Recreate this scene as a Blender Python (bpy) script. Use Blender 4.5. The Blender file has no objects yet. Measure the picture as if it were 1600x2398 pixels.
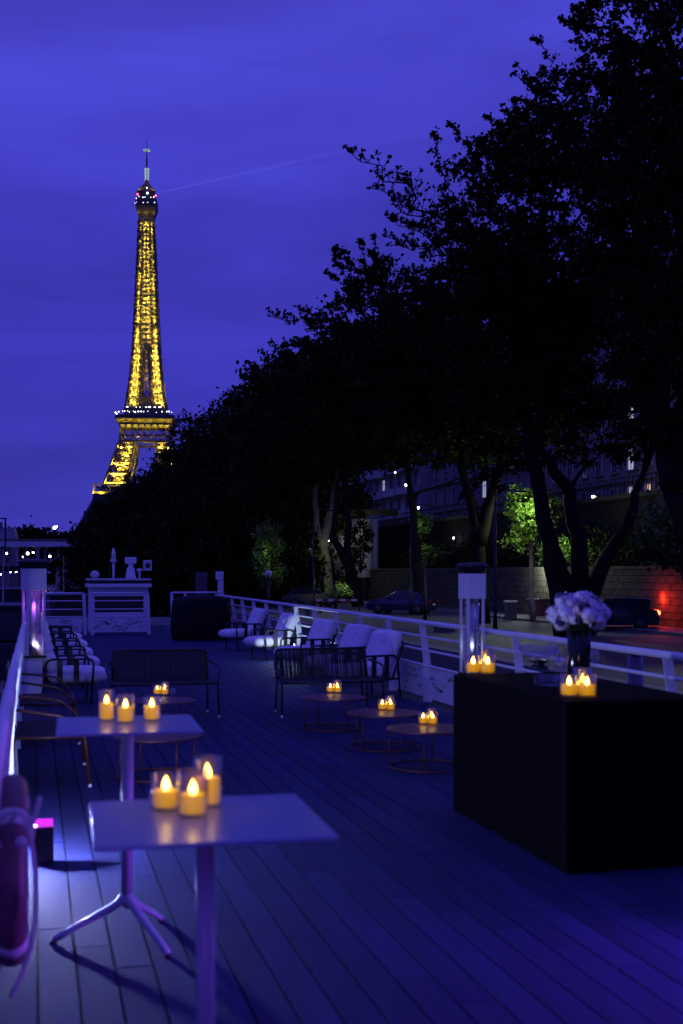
import bpy, math, random
import numpy as np
from mathutils import Vector, Matrix
random.seed(7); rng = np.random.default_rng(7)
R = math.radians; PI = math.pi
S = bpy.context.scene

# ---------------------------------------------------------------- camera, sky, exposure
F, CX, HY, EYE = 2850.0, 800.0, 1340.0, 1.8          # focal length in photo pixels, centre column, horizon row, eye height
cd = bpy.data.cameras.new('camera'); cam = bpy.data.objects.new('camera', cd); S.collection.objects.link(cam)
cam.location = (0, 0, EYE); cam.rotation_euler = (R(90), 0, 0)
cd.sensor_fit = 'VERTICAL'; cd.sensor_height = 36; cd.lens = F/2398*36
cd.shift_y = (HY-1199)/2398; cd.clip_start = .05; cd.clip_end = 6000
cd.dof.use_dof = True; cd.dof.focus_distance = 90; cd.dof.aperture_fstop = 2.6
S.camera = cam
S.render.engine = 'CYCLES'; S.cycles.use_denoising = True
S.cycles.max_bounces = 6; S.cycles.diffuse_bounces = 2; S.cycles.glossy_bounces = 3
S.cycles.transparent_max_bounces = 24; S.cycles.transmission_bounces = 4
S.cycles.sample_clamp_indirect = 4; S.cycles.caustics_reflective = False; S.cycles.caustics_refractive = False
vs = S.view_settings; vs.view_transform = 'Standard'; vs.look = 'None'; vs.gamma = 1; vs.exposure = 0; vs.use_curve_mapping = False

W = bpy.data.worlds.new('World'); S.world = W; W.use_nodes = True
nt = W.node_tree; nt.nodes.clear(); N = nt.nodes.new; Lk = nt.links.new
tc = N('ShaderNodeTexCoord')
mp = N('ShaderNodeMapping'); mp.inputs['Scale'].default_value = (1.6, 1.6, 9); mp.inputs['Rotation'].default_value = (R(4), R(3), R(20))
Lk(tc.outputs['Generated'], mp.inputs['Vector'])
nz = N('ShaderNodeTexNoise'); nz.inputs['Scale'].default_value = 1.5; nz.inputs['Detail'].default_value = 5; nz.inputs['Roughness'].default_value = .52
nz.inputs['Distortion'].default_value = .35
Lk(mp.outputs[0], nz.inputs['Vector'])
sp = N('ShaderNodeSeparateXYZ'); Lk(tc.outputs['Generated'], sp.inputs[0])
gr = N('ShaderNodeValToRGB'); e = gr.color_ramp.elements
e[0].position = 0.0; e[0].color = (.052, .046, .47, 1)
e[1].position = .6; e[1].color = (.082, .076, .70, 1)
x = e.new(.06); x.color = (.046, .041, .43, 1)
x = e.new(.16); x.color = (.043, .038, .44, 1)
x = e.new(.30); x.color = (.050, .045, .50, 1)
x = e.new(.42); x.color = (.063, .059, .585, 1)
Lk(sp.outputs['Z'], gr.inputs[0])
mr = N('ShaderNodeMapRange'); mr.inputs['From Min'].default_value = .32; mr.inputs['From Max'].default_value = .70
mr.inputs['To Min'].default_value = .78; mr.inputs['To Max'].default_value = 1.26
Lk(nz.outputs['Fac'], mr.inputs['Value'])
mx = N('ShaderNodeVectorMath'); mx.operation = 'SCALE'; Lk(gr.outputs[0], mx.inputs[0]); Lk(mr.outputs[0], mx.inputs['Scale'])
bg = N('ShaderNodeBackground'); bg.inputs['Strength'].default_value = 1.0; Lk(mx.outputs[0], bg.inputs['Color'])
wo = N('ShaderNodeOutputWorld'); Lk(bg.outputs[0], wo.inputs['Surface'])

# ---------------------------------------------------------------- helpers
YAW = R(14.1); CU, SU = math.cos(YAW), math.sin(YAW)
def B(r, a, z=0):                     # boat frame: r to starboard, a towards the bow
    return Vector((CU*r-SU*a, SU*r+CU*a, z))
def at(px, py, Y):                    # survey point read off the photograph at distance Y
    return Vector(((px-CX)/F*Y, Y, EYE-(py-HY)/F*Y))
def onz(px, py, z=0):
    return at(px, py, F*(EYE-z)/(py-HY))

MATS = {}
def mat(name, col, rough=.6, metal=0, var=.25, scale=6, bump=0, bscale=40, emit=None, es=0, objvar=0, spec=.5, coat=0, fibre=None):
    m = bpy.data.materials.new(name); m.use_nodes = True; t = m.node_tree; p = t.nodes['Principled BSDF']
    p.inputs['Roughness'].default_value = rough; p.inputs['Metallic'].default_value = metal
    p.inputs['Specular IOR Level'].default_value = spec
    if coat: p.inputs['Coat Weight'].default_value = coat; p.inputs['Coat Roughness'].default_value = .1
    tcn = t.nodes.new('ShaderNodeTexCoord'); src = tcn.outputs['Object']
    if fibre:
        mpn = t.nodes.new('ShaderNodeMapping'); mpn.inputs['Scale'].default_value = fibre; t.links.new(src, mpn.inputs[0]); src = mpn.outputs[0]
    n = t.nodes.new('ShaderNodeTexNoise'); n.inputs['Scale'].default_value = scale; n.inputs['Detail'].default_value = 6
    n.inputs['Roughness'].default_value = .6; t.links.new(src, n.inputs['Vector'])
    r = t.nodes.new('ShaderNodeMapRange'); r.inputs['From Min'].default_value = .3; r.inputs['From Max'].default_value = .7
    r.inputs['To Min'].default_value = 1-var; r.inputs['To Max'].default_value = 1+var
    t.links.new(n.outputs['Fac'], r.inputs['Value']); out = r.outputs[0]
    if objvar:
        oi = t.nodes.new('ShaderNodeObjectInfo'); r2 = t.nodes.new('ShaderNodeMapRange')
        r2.inputs['To Min'].default_value = 1-objvar; r2.inputs['To Max'].default_value = 1+objvar
        t.links.new(oi.outputs['Random'], r2.inputs['Value'])
        mm = t.nodes.new('ShaderNodeMath'); mm.operation = 'MULTIPLY'; t.links.new(out, mm.inputs[0]); t.links.new(r2.outputs[0], mm.inputs[1]); out = mm.outputs[0]
    c = t.nodes.new('ShaderNodeVectorMath'); c.operation = 'SCALE'; c.inputs[0].default_value = col; t.links.new(out, c.inputs['Scale'])
    t.links.new(c.outputs[0], p.inputs['Base Color'])
    r3 = t.nodes.new('ShaderNodeMapRange'); r3.inputs['To Min'].default_value = max(0, rough-.12); r3.inputs['To Max'].default_value = min(1, rough+.12)
    t.links.new(n.outputs['Fac'], r3.inputs['Value']); t.links.new(r3.outputs[0], p.inputs['Roughness'])
    if bump:
        n2 = t.nodes.new('ShaderNodeTexNoise'); n2.inputs['Scale'].default_value = bscale; n2.inputs['Detail'].default_value = 4
        t.links.new(src, n2.inputs['Vector'])
        b = t.nodes.new('ShaderNodeBump'); b.inputs['Strength'].default_value = bump; b.inputs['Distance'].default_value = .02
        t.links.new(n2.outputs['Fac'], b.inputs['Height']); t.links.new(b.outputs[0], p.inputs['Normal'])
    if emit:
        p.inputs['Emission Color'].default_value = (*emit, 1); p.inputs['Emission Strength'].default_value = es
    MATS[name] = m; return m
def glow(name, col, s):
    return mat(name, (.8, .8, .8), .5, var=0, emit=col, es=s)
def thin_glass(name, tint=(1, 1, 1), gl=.09, rough=.03, mxg=.85):
    m = bpy.data.materials.new(name); m.use_nodes = True; t = m.node_tree; t.nodes.clear()
    o = t.nodes.new('ShaderNodeOutputMaterial'); tr = t.nodes.new('ShaderNodeBsdfTransparent'); tr.inputs[0].default_value = (*tint, 1)
    g = t.nodes.new('ShaderNodeBsdfGlossy'); g.inputs['Roughness'].default_value = rough
    lw = t.nodes.new('ShaderNodeLayerWeight'); lw.inputs['Blend'].default_value = .35
    mr = t.nodes.new('ShaderNodeMapRange'); mr.inputs['To Min'].default_value = gl; mr.inputs['To Max'].default_value = mxg
    n = t.nodes.new('ShaderNodeTexNoise'); n.inputs['Scale'].default_value = 9
    bm = t.nodes.new('ShaderNodeBump'); bm.inputs['Strength'].default_value = .08; t.links.new(n.outputs['Fac'], bm.inputs['Height']); t.links.new(bm.outputs[0], g.inputs['Normal'])
    mix = t.nodes.new('ShaderNodeMixShader'); t.links.new(lw.outputs['Facing'], mr.inputs['Value']); t.links.new(mr.outputs[0], mix.inputs[0])
    t.links.new(tr.outputs[0], mix.inputs[1]); t.links.new(g.outputs[0], mix.inputs[2]); t.links.new(mix.outputs[0], o.inputs[0])
    MATS[name] = m; return m

M = {}
M['deck'] = mat('deck_composite', (.019, .022, .080), .72, spec=.14, var=.26, scale=2.2, bump=.25, bscale=30, objvar=.2, fibre=(6, .6, 6))
M['deck_base'] = mat('deck_joint', (.003, .003, .005), .9, var=.2)
M['white'] = mat('white_paint', (.72, .72, .73), .38, var=.07, scale=3, bump=.03)
M['whitedirty'] = mat('weathered_white_paint', (.6, .6, .62), .5, var=.2, scale=2, bump=.05)
M['black'] = mat('black_paint', (.007, .007, .008), .45, var=.25)
M['hole'] = mat('punched_hole', (.006, .006, .007), .9, var=.1)
M['cloth'] = mat('black_cloth', (.0018, .0018, .002), .95, var=.3, bump=.3, bscale=250, spec=.06)
M['cover'] = mat('tarpaulin', (.006, .006, .007), .8, var=.3, bump=.4, bscale=12, spec=.2)
M['cushion'] = mat('white_cushion_fabric', (.80, .79, .80), .9, var=.08, scale=14, bump=.35, bscale=420, spec=.15)
M['darkmetal'] = mat('charcoal_frame', (.010, .009, .010), .42, metal=.2, var=.2)
M['cord'] = mat('dark_woven_cord', (.010, .008, .008), .8, var=.3, scale=60)
M['copper'] = mat('copper_brown_metal', (.12, .032, .018), .42, metal=.35, var=.22, scale=9)
M['bronze'] = mat('rust_brown_frame', (.075, .024, .012), .42, metal=.2, var=.2, scale=12)
M['glide'] = mat('pale_glide', (.7, .7, .7), .4, var=.05)
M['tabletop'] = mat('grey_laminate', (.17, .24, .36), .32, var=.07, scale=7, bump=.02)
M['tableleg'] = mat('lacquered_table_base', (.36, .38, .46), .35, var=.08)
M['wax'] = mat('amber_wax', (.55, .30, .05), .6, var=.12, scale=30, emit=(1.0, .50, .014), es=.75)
M['flame'] = glow('candle_flame', (1.0, .78, .16), 14)
M['glass'] = thin_glass('clear_glass')
M['heaterglass'] = thin_glass('heater_glass', (.86, .86, .92), .20, .06, .8)
M['amberglass'] = thin_glass('amber_jar_glass', (1, .93, .78), .07)
M['crystal'] = thin_glass('cut_crystal', (.95, .95, 1), .06, .05, .6)
M['frost'] = mat('frosted_quartz', (.6, .6, .62), .4, var=.05)
M['orange'] = mat('lifebuoy_orange', (.14, .058, .085), .5, var=.15, scale=8, bump=.1)
M['rope'] = mat('pale_rope', (.5, .45, .5), .8, var=.15, scale=60, bump=.4, bscale=200)
M['petal'] = mat('pale_petal', (.70, .66, .72), .7, var=.16, scale=25)
M['petalpink'] = mat('pink_petal', (.64, .50, .56), .7, var=.16, scale=25)
M['leafdark'] = mat('bouquet_leaf', (.02, .05, .015), .6, var=.3)
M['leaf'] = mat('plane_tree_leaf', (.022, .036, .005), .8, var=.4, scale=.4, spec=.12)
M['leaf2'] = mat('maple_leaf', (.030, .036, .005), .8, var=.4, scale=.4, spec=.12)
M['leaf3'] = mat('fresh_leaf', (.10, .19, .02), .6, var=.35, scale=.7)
M['bark'] = mat('dark_bark', (.020, .016, .012), .9, var=.4, scale=2, bump=.8, bscale=6, spec=.1)
M['palebark'] = mat('plane_bark', (.17, .16, .12), .85, var=.4, scale=1.6, bump=.4, bscale=5)
M['stone'] = mat('limestone_block', (.075, .072, .06), .88, var=.25, scale=1.5, bump=.5, bscale=9, objvar=.16, spec=.08)
M['mortar'] = mat('mortar', (.022, .021, .018), .95, var=.2, spec=.1)
M['stone2'] = mat('pale_ashlar', (.34, .33, .31), .85, var=.2, scale=.4, bump=.3, bscale=3)
M['facade'] = mat('haussmann_stone', (.17, .16, .15), .85, var=.2, scale=.3, bump=.1)
M['facade2'] = mat('white_render_facade', (.34, .34, .35), .8, var=.14, scale=.2)
M['pane'] = mat('dark_window_pane', (.03, .032, .04), .12, var=.1)
M['roofzinc'] = mat('zinc_roof', (.14, .15, .17), .5, metal=.3, var=.2)
M['asphalt'] = mat('quay_asphalt', (.045, .043, .032), .8, var=.3, scale=.5, bump=.3, bscale=12)
M['soil'] = mat('dark_soil', (.012, .012, .007), .95, var=.4, scale=.5, spec=.05)
M['kerb'] = mat('granite_kerb', (.14, .135, .11), .8, var=.25, scale=3)
M['iron'] = mat('tower_iron', (.22, .172, .042), .6, var=.22, scale=.15)
M['iron'] = mat('tower_dark_iron', (.045, .038, .04), .6, var=.2, scale=.2)
M['lampwhite'] = glow('white_lamp', (.95, .9, 1.0), 14)
M['lampwhite_s'] = glow('small_white_lamp', (.85, .88, 1.0), 4)
M['lampwarm'] = glow('warm_lamp', (1, .72, .34), 12)
M['lampgold'] = glow('gold_lamp', (1, .62, .12), 3)
M['litwindow'] = glow('lit_warm_window', (1, .60, .20), .55)
M['litwindow2'] = glow('lit_cool_window', (.62, .66, .72), .5)
M['magenta'] = mat('magenta_lens', (.02, .0, .02), .5, var=0, emit=(.75, .05, 1.0), es=.8, spec=0)
M['magcore'] = glow('magenta_lens_core', (1.0, .55, 1.0), 6)
M['coolled'] = glow('cool_led', (.75, .85, 1.0), 12)
M['redlens'] = glow('red_tail_light', (1, .10, .03), 9)
M['redbeacon'] = glow('red_beacon', (1, .08, .05), 6)
M['carpaint'] = mat('dark_car_paint', (.012, .012, .016), .25, metal=.3, var=.1, coat=.8)
M['carblue'] = mat('blue_car_paint', (.01, .012, .04), .25, metal=.3, var=.1, coat=.8)
M['tyre'] = mat('rubber', (.012, .012, .012), .9, var=.1)
M['chrome'] = mat('polished_steel', (.5, .5, .52), .2, metal=.9, var=.1)
M['greybin'] = mat('grey_bin_plastic', (.07, .075, .08), .5, var=.15)
M['lidpale'] = mat('pale_bin_lid', (.55, .55, .5), .5, var=.1)
M['signwhite'] = mat('barrier_white', (.6, .6, .6), .5, var=.1)
M['signred'] = mat('barrier_red', (.3, .02, .02), .5, var=.1)
M['hull'] = mat('hull_paint', (.03, .03, .035), .5, var=.2)

def water_mat():
    m = mat('river_water', (.008, .012, .018), .08, var=.2, scale=.1)
    t = m.node_tree; p = t.nodes['Principled BSDF']
    tcn = t.nodes.new('ShaderNodeTexCoord'); mpn = t.nodes.new('ShaderNodeMapping'); mpn.inputs['Scale'].default_value = (1, .45, 1); mpn.inputs['Rotation'].default_value = (0, 0, .3)
    t.links.new(tcn.outputs['Object'], mpn.inputs[0])
    n = t.nodes.new('ShaderNodeTexNoise'); n.inputs['Scale'].default_value = 1.7; n.inputs['Detail'].default_value = 5; t.links.new(mpn.outputs[0], n.inputs['Vector'])
    b = t.nodes.new('ShaderNodeBump'); b.inputs['Strength'].default_value = .8; b.inputs['Distance'].default_value = .35
    t.links.new(n.outputs['Fac'], b.inputs['Height']); t.links.new(b.outputs[0], p.inputs['Normal'])
    return m
M['water'] = water_mat()

class MB:
    def __init__(s): s.v = []; s.f = []
    def add(s, vs, fs):
        o = len(s.v); s.v += [tuple(v) for v in vs]; s.f += [tuple(i+o for i in f) for f in fs]
    def box(s, c, d, rz=0, taper=1):
        x, y, z = d[0]/2, d[1]/2, d[2]/2; cs, sn = math.cos(rz), math.sin(rz); vs = []
        for k in (-1, 1):
            t = taper if k > 0 else 1
            for i, j in ((-1, -1), (1, -1), (1, 1), (-1, 1)):
                X, Y = i*x*t, j*y*t; vs.append((c[0]+X*cs-Y*sn, c[1]+X*sn+Y*cs, c[2]+k*z))
        s.add(vs, [(3, 2, 1, 0), (4, 5, 6, 7), (0, 1, 5, 4), (1, 2, 6, 5), (2, 3, 7, 6), (3, 0, 4, 7)]); return s
    def bar(s, p, q, w, h=None, up=(0, 0, 1)):
        p, q = Vector(p), Vector(q); h = h or w; d = (q-p).normalized(); u = Vector(up)
        if abs(d.dot(u)) > .98: u = Vector((1, 0, 0))
        a = d.cross(u).normalized()*w/2; b = a.cross(d).normalized()*h/2
        s.add([p-a-b, p+a-b, p+a+b, p-a+b, q-a-b, q+a-b, q+a+b, q-a+b], [(3, 2, 1, 0), (4, 5, 6, 7), (0, 1, 5, 4), (1, 2, 6, 5), (2, 3, 7, 6), (3, 0, 4, 7)]); return s
    def tube(s, pts, r, seg=8, closed=False):
        pts = [Vector(p) for p in pts]; n = len(pts); rs = r if isinstance(r, (list, tuple)) else [r]*n
        o = len(s.v); prev = None
        for i, p in enumerate(pts):
            if closed: d = pts[(i+1) % n]-pts[i-1]
            else: d = pts[min(i+1, n-1)]-pts[max(i-1, 0)]
            d.normalize()
            if prev is None:
                a = d.cross(Vector((0, 0, 1)) if abs(d.z) < .9 else Vector((1, 0, 0))).normalized()
            else:
                a = (prev-d*prev.dot(d)).normalized()
            prev = a; b = d.cross(a)
            for k in range(seg):
                t = 2*PI*k/seg; s.v.append(tuple(p+(a*math.cos(t)+b*math.sin(t))*rs[i]))
        for i in range(n if closed else n-1):
            i2 = (i+1) % n
            for k in range(seg):
                k2 = (k+1) % seg; s.f.append((o+i*seg+k, o+i*seg+k2, o+i2*seg+k2, o+i2*seg+k))
        if not closed:
            s.f.append(tuple(o+k for k in range(seg))[::-1]); s.f.append(tuple(o+(n-1)*seg+k for k in range(seg)))
        return s
    def lathe(s, prof, seg=24, c=(0, 0, 0), wob=0):
        o = len(s.v); n = len(prof)
        for r, z in prof:
            for k in range(seg):
                t = 2*PI*k/seg; rr = r*(1+wob*math.sin(5*t+z*9)+wob*.6*math.sin(11*t)); s.v.append((c[0]+rr*math.cos(t), c[1]+rr*math.sin(t), c[2]+z))
        for i in range(n-1):
            for k in range(seg):
                k2 = (k+1) % seg; s.f.append((o+i*seg+k, o+i*seg+k2, o+(i+1)*seg+k2, o+(i+1)*seg+k))
        if prof[0][0] > 1e-5: s.f.append(tuple(o+k for k in range(seg))[::-1])
        if prof[-1][0] > 1e-5: s.f.append(tuple(o+(n-1)*seg+k for k in range(seg)))
        return s
    def ball(s, c, r, seg=12, rings=8):
        rx, ry, rz = r if isinstance(r, (tuple, list)) else (r, r, r); o = len(s.v)
        for i in range(rings+1):
            ph = PI*i/rings
            for k in range(seg):
                t = 2*PI*k/seg; s.v.append((c[0]+rx*math.sin(ph)*math.cos(t), c[1]+ry*math.sin(ph)*math.sin(t), c[2]-rz*math.cos(ph)))
        for i in range(rings):
            for k in range(seg):
                k2 = (k+1) % seg; s.f.append((o+i*seg+k, o+i*seg+k2, o+(i+1)*seg+k2, o+(i+1)*seg+k))
        return s
    def cushion(s, c, d, rx=0, ch=3, e=.32, axis='x'):
        o = len(s.v); nu, nv = 20, 48; sg = lambda t, p: math.copysign(abs(t)**p, t)
        cs, sn = math.cos(rx), math.sin(rx)
        for i in range(nu+1):
            ph = -PI/2+PI*i/nu
            for k in range(nv):
                t = 2*PI*k/nv
                X = sg(math.cos(ph), .55)*sg(math.cos(t), e); Y = sg(math.cos(ph), .55)*sg(math.sin(t), e); Z = sg(math.sin(ph), .75)
                g = 1
                for q in range(1, ch):
                    xg = -1+2*q/ch; g -= .30*math.exp(-((X-xg)/.06)**2)
                Z *= g; x, y, z = X*d[0]/2, Y*d[1]/2, Z*d[2]/2
                s.v.append((c[0]+x, c[1]+y*cs-z*sn, c[2]+y*sn+z*cs))
        for i in range(nu):
            for k in range(nv):
                k2 = (k+1) % nv; s.f.append((o+i*nv+k, o+i*nv+k2, o+(i+1)*nv+k2, o+(i+1)*nv+k))
        return s
    def prism(s, poly, x0, x1, ax='x'):                      # poly of (u, z), extruded along x
        n = len(poly); o = len(s.v)
        for xx in (x0, x1):
            for u, z in poly: s.v.append((xx, u, z) if ax == 'x' else (u, xx, z))
        s.f.append(tuple(o+i for i in range(n))); s.f.append(tuple(o+n+i for i in range(n))[::-1])
        for i in range(n): j = (i+1) % n; s.f.append((o+j, o+i, o+n+i, o+n+j))
        return s
    def mesh(s, name, m, smooth=False):
        me = bpy.data.meshes.new(name); me.from_pydata(s.v, [], s.f); me.update()
        if m: me.materials.append(M[m] if isinstance(m, str) else m)
        if smooth: me.polygons.foreach_set('use_smooth', [True]*len(me.polygons))
        return me
    def build(s, name, m, parent=None, smooth=False, bevel=0, **kw):
        o = bpy.data.objects.new(name, s.mesh(name, m, smooth)); S.collection.objects.link(o)
        if parent is not None: o.parent = parent
        if bevel:
            b = o.modifiers.new('bevel', 'BEVEL'); b.width = bevel; b.segments = 2; b.limit_method = 'ANGLE'
        for k, v in kw.items(): o[k] = v
        return o
def quads(name, P, m, parent=None, tri=4, **kw):             # P: (n,4,3) numpy
    n = len(P); me = bpy.data.meshes.new(name); me.vertices.add(n*tri); me.vertices.foreach_set('co', P.astype(np.float32).ravel())
    me.loops.add(n*tri); me.loops.foreach_set('vertex_index', np.arange(n*tri, dtype=np.int32))
    me.polygons.add(n); me.polygons.foreach_set('loop_start', np.arange(0, n*tri, tri, dtype=np.int32)); me.polygons.foreach_set('loop_total', np.full(n, tri, dtype=np.int32))
    me.update(); me.validate(); me.materials.append(M[m])
    o = bpy.data.objects.new(name, me); S.collection.objects.link(o)
    if parent is not None: o.parent = parent
    for k, v in kw.items(): o[k] = v
    return o
def thing(name, label, cat, loc=(0, 0, 0), rz=0, group=None):
    o = bpy.data.objects.new(name, None); S.collection.objects.link(o); o.location = loc; o.rotation_euler = (0, 0, rz)
    o.empty_display_size = .1; o['label'] = label; o['category'] = cat
    if group: o['group'] = group
    return o
def tag(o, label, cat, group=None):
    o['label'] = label; o['category'] = cat
    if group: o['group'] = group
    return o
KIDS = {}
def copy_tree(o, parent=None):
    c = o.copy(); S.collection.objects.link(c)
    if parent is not None: c.parent = parent
    for ch in [k for k in bpy.data.objects if k.parent == o]: copy_tree(ch, c)
    return c
def dup(root, label, loc, rz=0, scale=None):
    c = copy_tree(root); c.location = loc; c.rotation_euler = (0, 0, rz); c['label'] = label
    if scale: c.scale = scale
    return c
def plight(name, loc, col, power, rad=.05, parent=None, spot=None, aim=None, blend=.6):
    l = bpy.data.lights.new(name, 'SPOT' if spot else 'POINT'); l.color = col; l.energy = power; l.shadow_soft_size = rad
    if spot: l.spot_size = R(spot); l.spot_blend = blend
    o = bpy.data.objects.new(name, l); S.collection.objects.link(o); o.location = loc
    if parent is not None: o.parent = parent
    if aim == 'up': o.rotation_euler = (PI, 0, 0); aim = None
    if aim is not None:
        d = Vector(aim)-Vector(loc); o.rotation_euler = d.to_track_quat('-Z', 'Y').to_euler()
    return o
def bez(p0, p1, p2, p3, n=8):
    p0, p1, p2, p3 = map(Vector, (p0, p1, p2, p3)); out = []
    for i in range(n+1):
        t = i/n; out.append(p0*(1-t)**3+p1*3*t*(1-t)**2+p2*3*t*t*(1-t)+p3*t**3)
    return out
def fillet(pts, r, n=4):
    pts = [Vector(p) for p in pts]; out = [pts[0]]
    for i in range(1, len(pts)-1):
        a, b, c = pts[i-1], pts[i], pts[i+1]; u = (a-b).normalized()*min(r, (a-b).length*.45); w = (c-b).normalized()*min(r, (c-b).length*.45)
        for k in range(n+1):
            t = k/n; out.append((b+u)*(1-t)**2+b*2*t*(1-t)+(b+w)*t*t)
    out.append(pts[-1]); return out

# ---------------------------------------------------------------- setting: river, ground, quay
def bpoly(name, m, pts, z, **kw):
    mb = MB(); mb.add([B(r, a, z) for r, a in pts], [tuple(range(len(pts)))]); return mb.build(name, m, **kw)
w_ = MB(); w_.add([(-3000, -500, -4.5), (3000, -500, -4.5), (3000, 5000, -4.5), (-3000, 5000, -4.5)], [(0, 1, 2, 3)]); w_.build('ground', 'soil', kind='structure')
w_ = MB(); w_.add([(-900, -300, -3), (400, -300, -3), (400, 2500, -3), (-900, 2500, -3)], [(0, 1, 2, 3)]); w_.build('river_water', 'water', kind='structure')
q = MB(); q.box((20.6, 420, -2.75), (15.2, 1000, 3.9)); o = q.build('quay', 'asphalt', kind='structure'); o.rotation_euler = (0, 0, YAW)
q = MB(); q.box((12.85, 420, -2.69), (.5, 1000, 4.02)); o = q.build('quay_kerb', 'kerb', kind='structure'); o.rotation_euler = (0, 0, YAW)
q = MB(); q.box((31.1, 420, -1.3), (5.6, 1000, 6.4)); o = q.build('terrace', 'soil', kind='structure'); o.rotation_euler = (0, 0, YAW)
q = MB(); q.box((134.0, 420, 1.0), (200, 1000, 10.4)); o = q.build('upper_street', 'asphalt', kind='structure'); o.rotation_euler = (0, 0, YAW)
# pavement strip along the wall
q = MB(); q.box((26.6, 420, -.74), (2.6, 1000, .12)); o = q.build('pavement', 'kerb', kind='structure'); o.rotation_euler = (0, 0, YAW)

# the boat deck
RB, AB = -.33, 42.0
hl = MB()
hl.prism([(-4, -3.2), (46, -3.2), (50, -.03), (-4, -.03)], -.42, 5.46)
o = hl.build('boat_hull', 'hull', kind='structure'); o.rotation_euler = (0, 0, YAW)
dk = MB().box((2.52, 19, -.032), (5.84, 46, .024)).build('deck', 'deck_base', kind='structure'); dk.rotation_euler = (0, 0, YAW)
PL, PW = 2.0, .17
pm = MB().box((0, 0, 0), (PW-.011, PL-.008, .02)).mesh('plank', 'deck')
far = MB(); cnt = 0; cand = []
for i in range(-2, 31):
    r0 = .01+PW*i+PW/2; off = (6.45-.35*(r0-1.0)/PW) % PL
    for k in range(-3, 22):
        a0 = off+PL*k+PL/2
        if a0+PL/2 > 42: continue
        cand.append((r0, a0))
vis = sorted([c for c in cand if c[1] > 2.6], key=lambda c: c[1]); nearset = set(vis[:300])
for c in cand:
    dz = random.uniform(-.0012, .0012)
    if c in nearset:
        p = bpy.data.objects.new('plank', pm); S.collection.objects.link(p); p.parent = dk; p.location = (c[0], c[1], -.010+dz)
    else: far.box((c[0], c[1], -.010+dz), (PW-.011, PL-.008, .02))
far.build('planks', 'deck', dk, kind='stuff')

# ---------------------------------------------------------------- railings
def dots(mb, x0, x1, z0, z1, y, n, seed):
    n = int(n*.62)                 # punched wave pattern in the panel
    rr = random.Random(seed)
    for i in range(n):
        t = i/n; x = x0+(x1-x0)*t; z = (z0+z1)/2+(z1-z0)*.30*math.sin(t*11+seed)+rr.uniform(-.20, .20)*(z1-z0)
        q = rr.uniform(.012, .022); k = 8; o = len(mb.v)
        for j in range(k): mb.v.append((x+q*math.cos(2*PI*j/k), y-.0015, z+q*math.sin(2*PI*j/k)))
        mb.f.append(tuple(o+j for j in range(k)))
def side_rail(name, label, r, side, a0, a1, panels, near):  # side +1 starboard, -1 port
    t = thing(name, label, 'railing', B(0, 0, 0), YAW)
    xt = r-side*.07
    MB().tube([(xt, a0, 1.09), (xt, a1, 1.12)], .033, 12).build('top_rail', 'white', t, True)
    for z, dx in ((.90, .055), (.71, .035), (.50, .02)):
        MB().tube([(r-side*dx, a0, z), (r-side*dx, a1, z+.02)], .017, 8).build('middle_rail', 'white', t, True)
    a = near; pp = MB()
    prof = [(-.07, 1.08), (-.045, .9), (-.02, .7), (0, .5), (.005, .2), (.0, .0)]
    for i in range(len(prof)-1):
        (x0, z0), (x1, z1) = prof[i], prof[i+1]; w0 = .045+.035*(1-z0); w1 = .045+.035*(1-z1)
        pp.add([(side*x0-.035-w0*.3, -.006, z0), (side*x0+w0*.9, -.006, z0), (side*x0+w0*.9, .006, z0), (side*x0-.035-w0*.3, .006, z0),
                (side*x1-.035-w1*.3, -.006, z1), (side*x1+w1*.9, -.006, z1), (side*x1+w1*.9, .006, z1), (side*x1-.035-w1*.3, .006, z1)],
               [(0, 1, 5, 4), (1, 2, 6, 5), (2, 3, 7, 6), (3, 0, 4, 7), (0, 3, 2, 1), (4, 5, 6, 7)])
    me = pp.mesh('post', 'white')
    while a < a1:
        if a > a0:
            p = bpy.data.objects.new('post', me); S.collection.objects.link(p); p.parent = t; p.location = (r, a, 0)
        a += 1.69
    for k, (p0, p1) in enumerate(panels):
        MB().box((r-side*.0, (p0+p1)/2, .27), (.008, p1-p0-.08, .42)).build('perforated_panel', 'white', t)
        d = MB(); dots(d, p0+.08, p1-.08, .08, .46, 0, 60, k+3)
        d.v = [(r-side*.006, x, z) for x, y, z in d.v]; d.build('punched_holes', 'hole', t, kind='stuff')
    return t
side_rail('deck_railing', 'white tubular railing with curved posts along the quay side of the deck', 5.27, 1, 2.0, 36.0, [(14.45, 16.05), (16.15, 17.75), (31.4, 33), (33.1, 34.7)], 16.1-1.69*8)
side_rail('deck_railing', 'white tubular railing along the river side, glowing violet beside the lifebuoy', -.22, -1, .6, 36.0, [(a, a+1.6) for a in (9.4, 11.1, 12.8, 31.4, 33.1)], 1.0)

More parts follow.
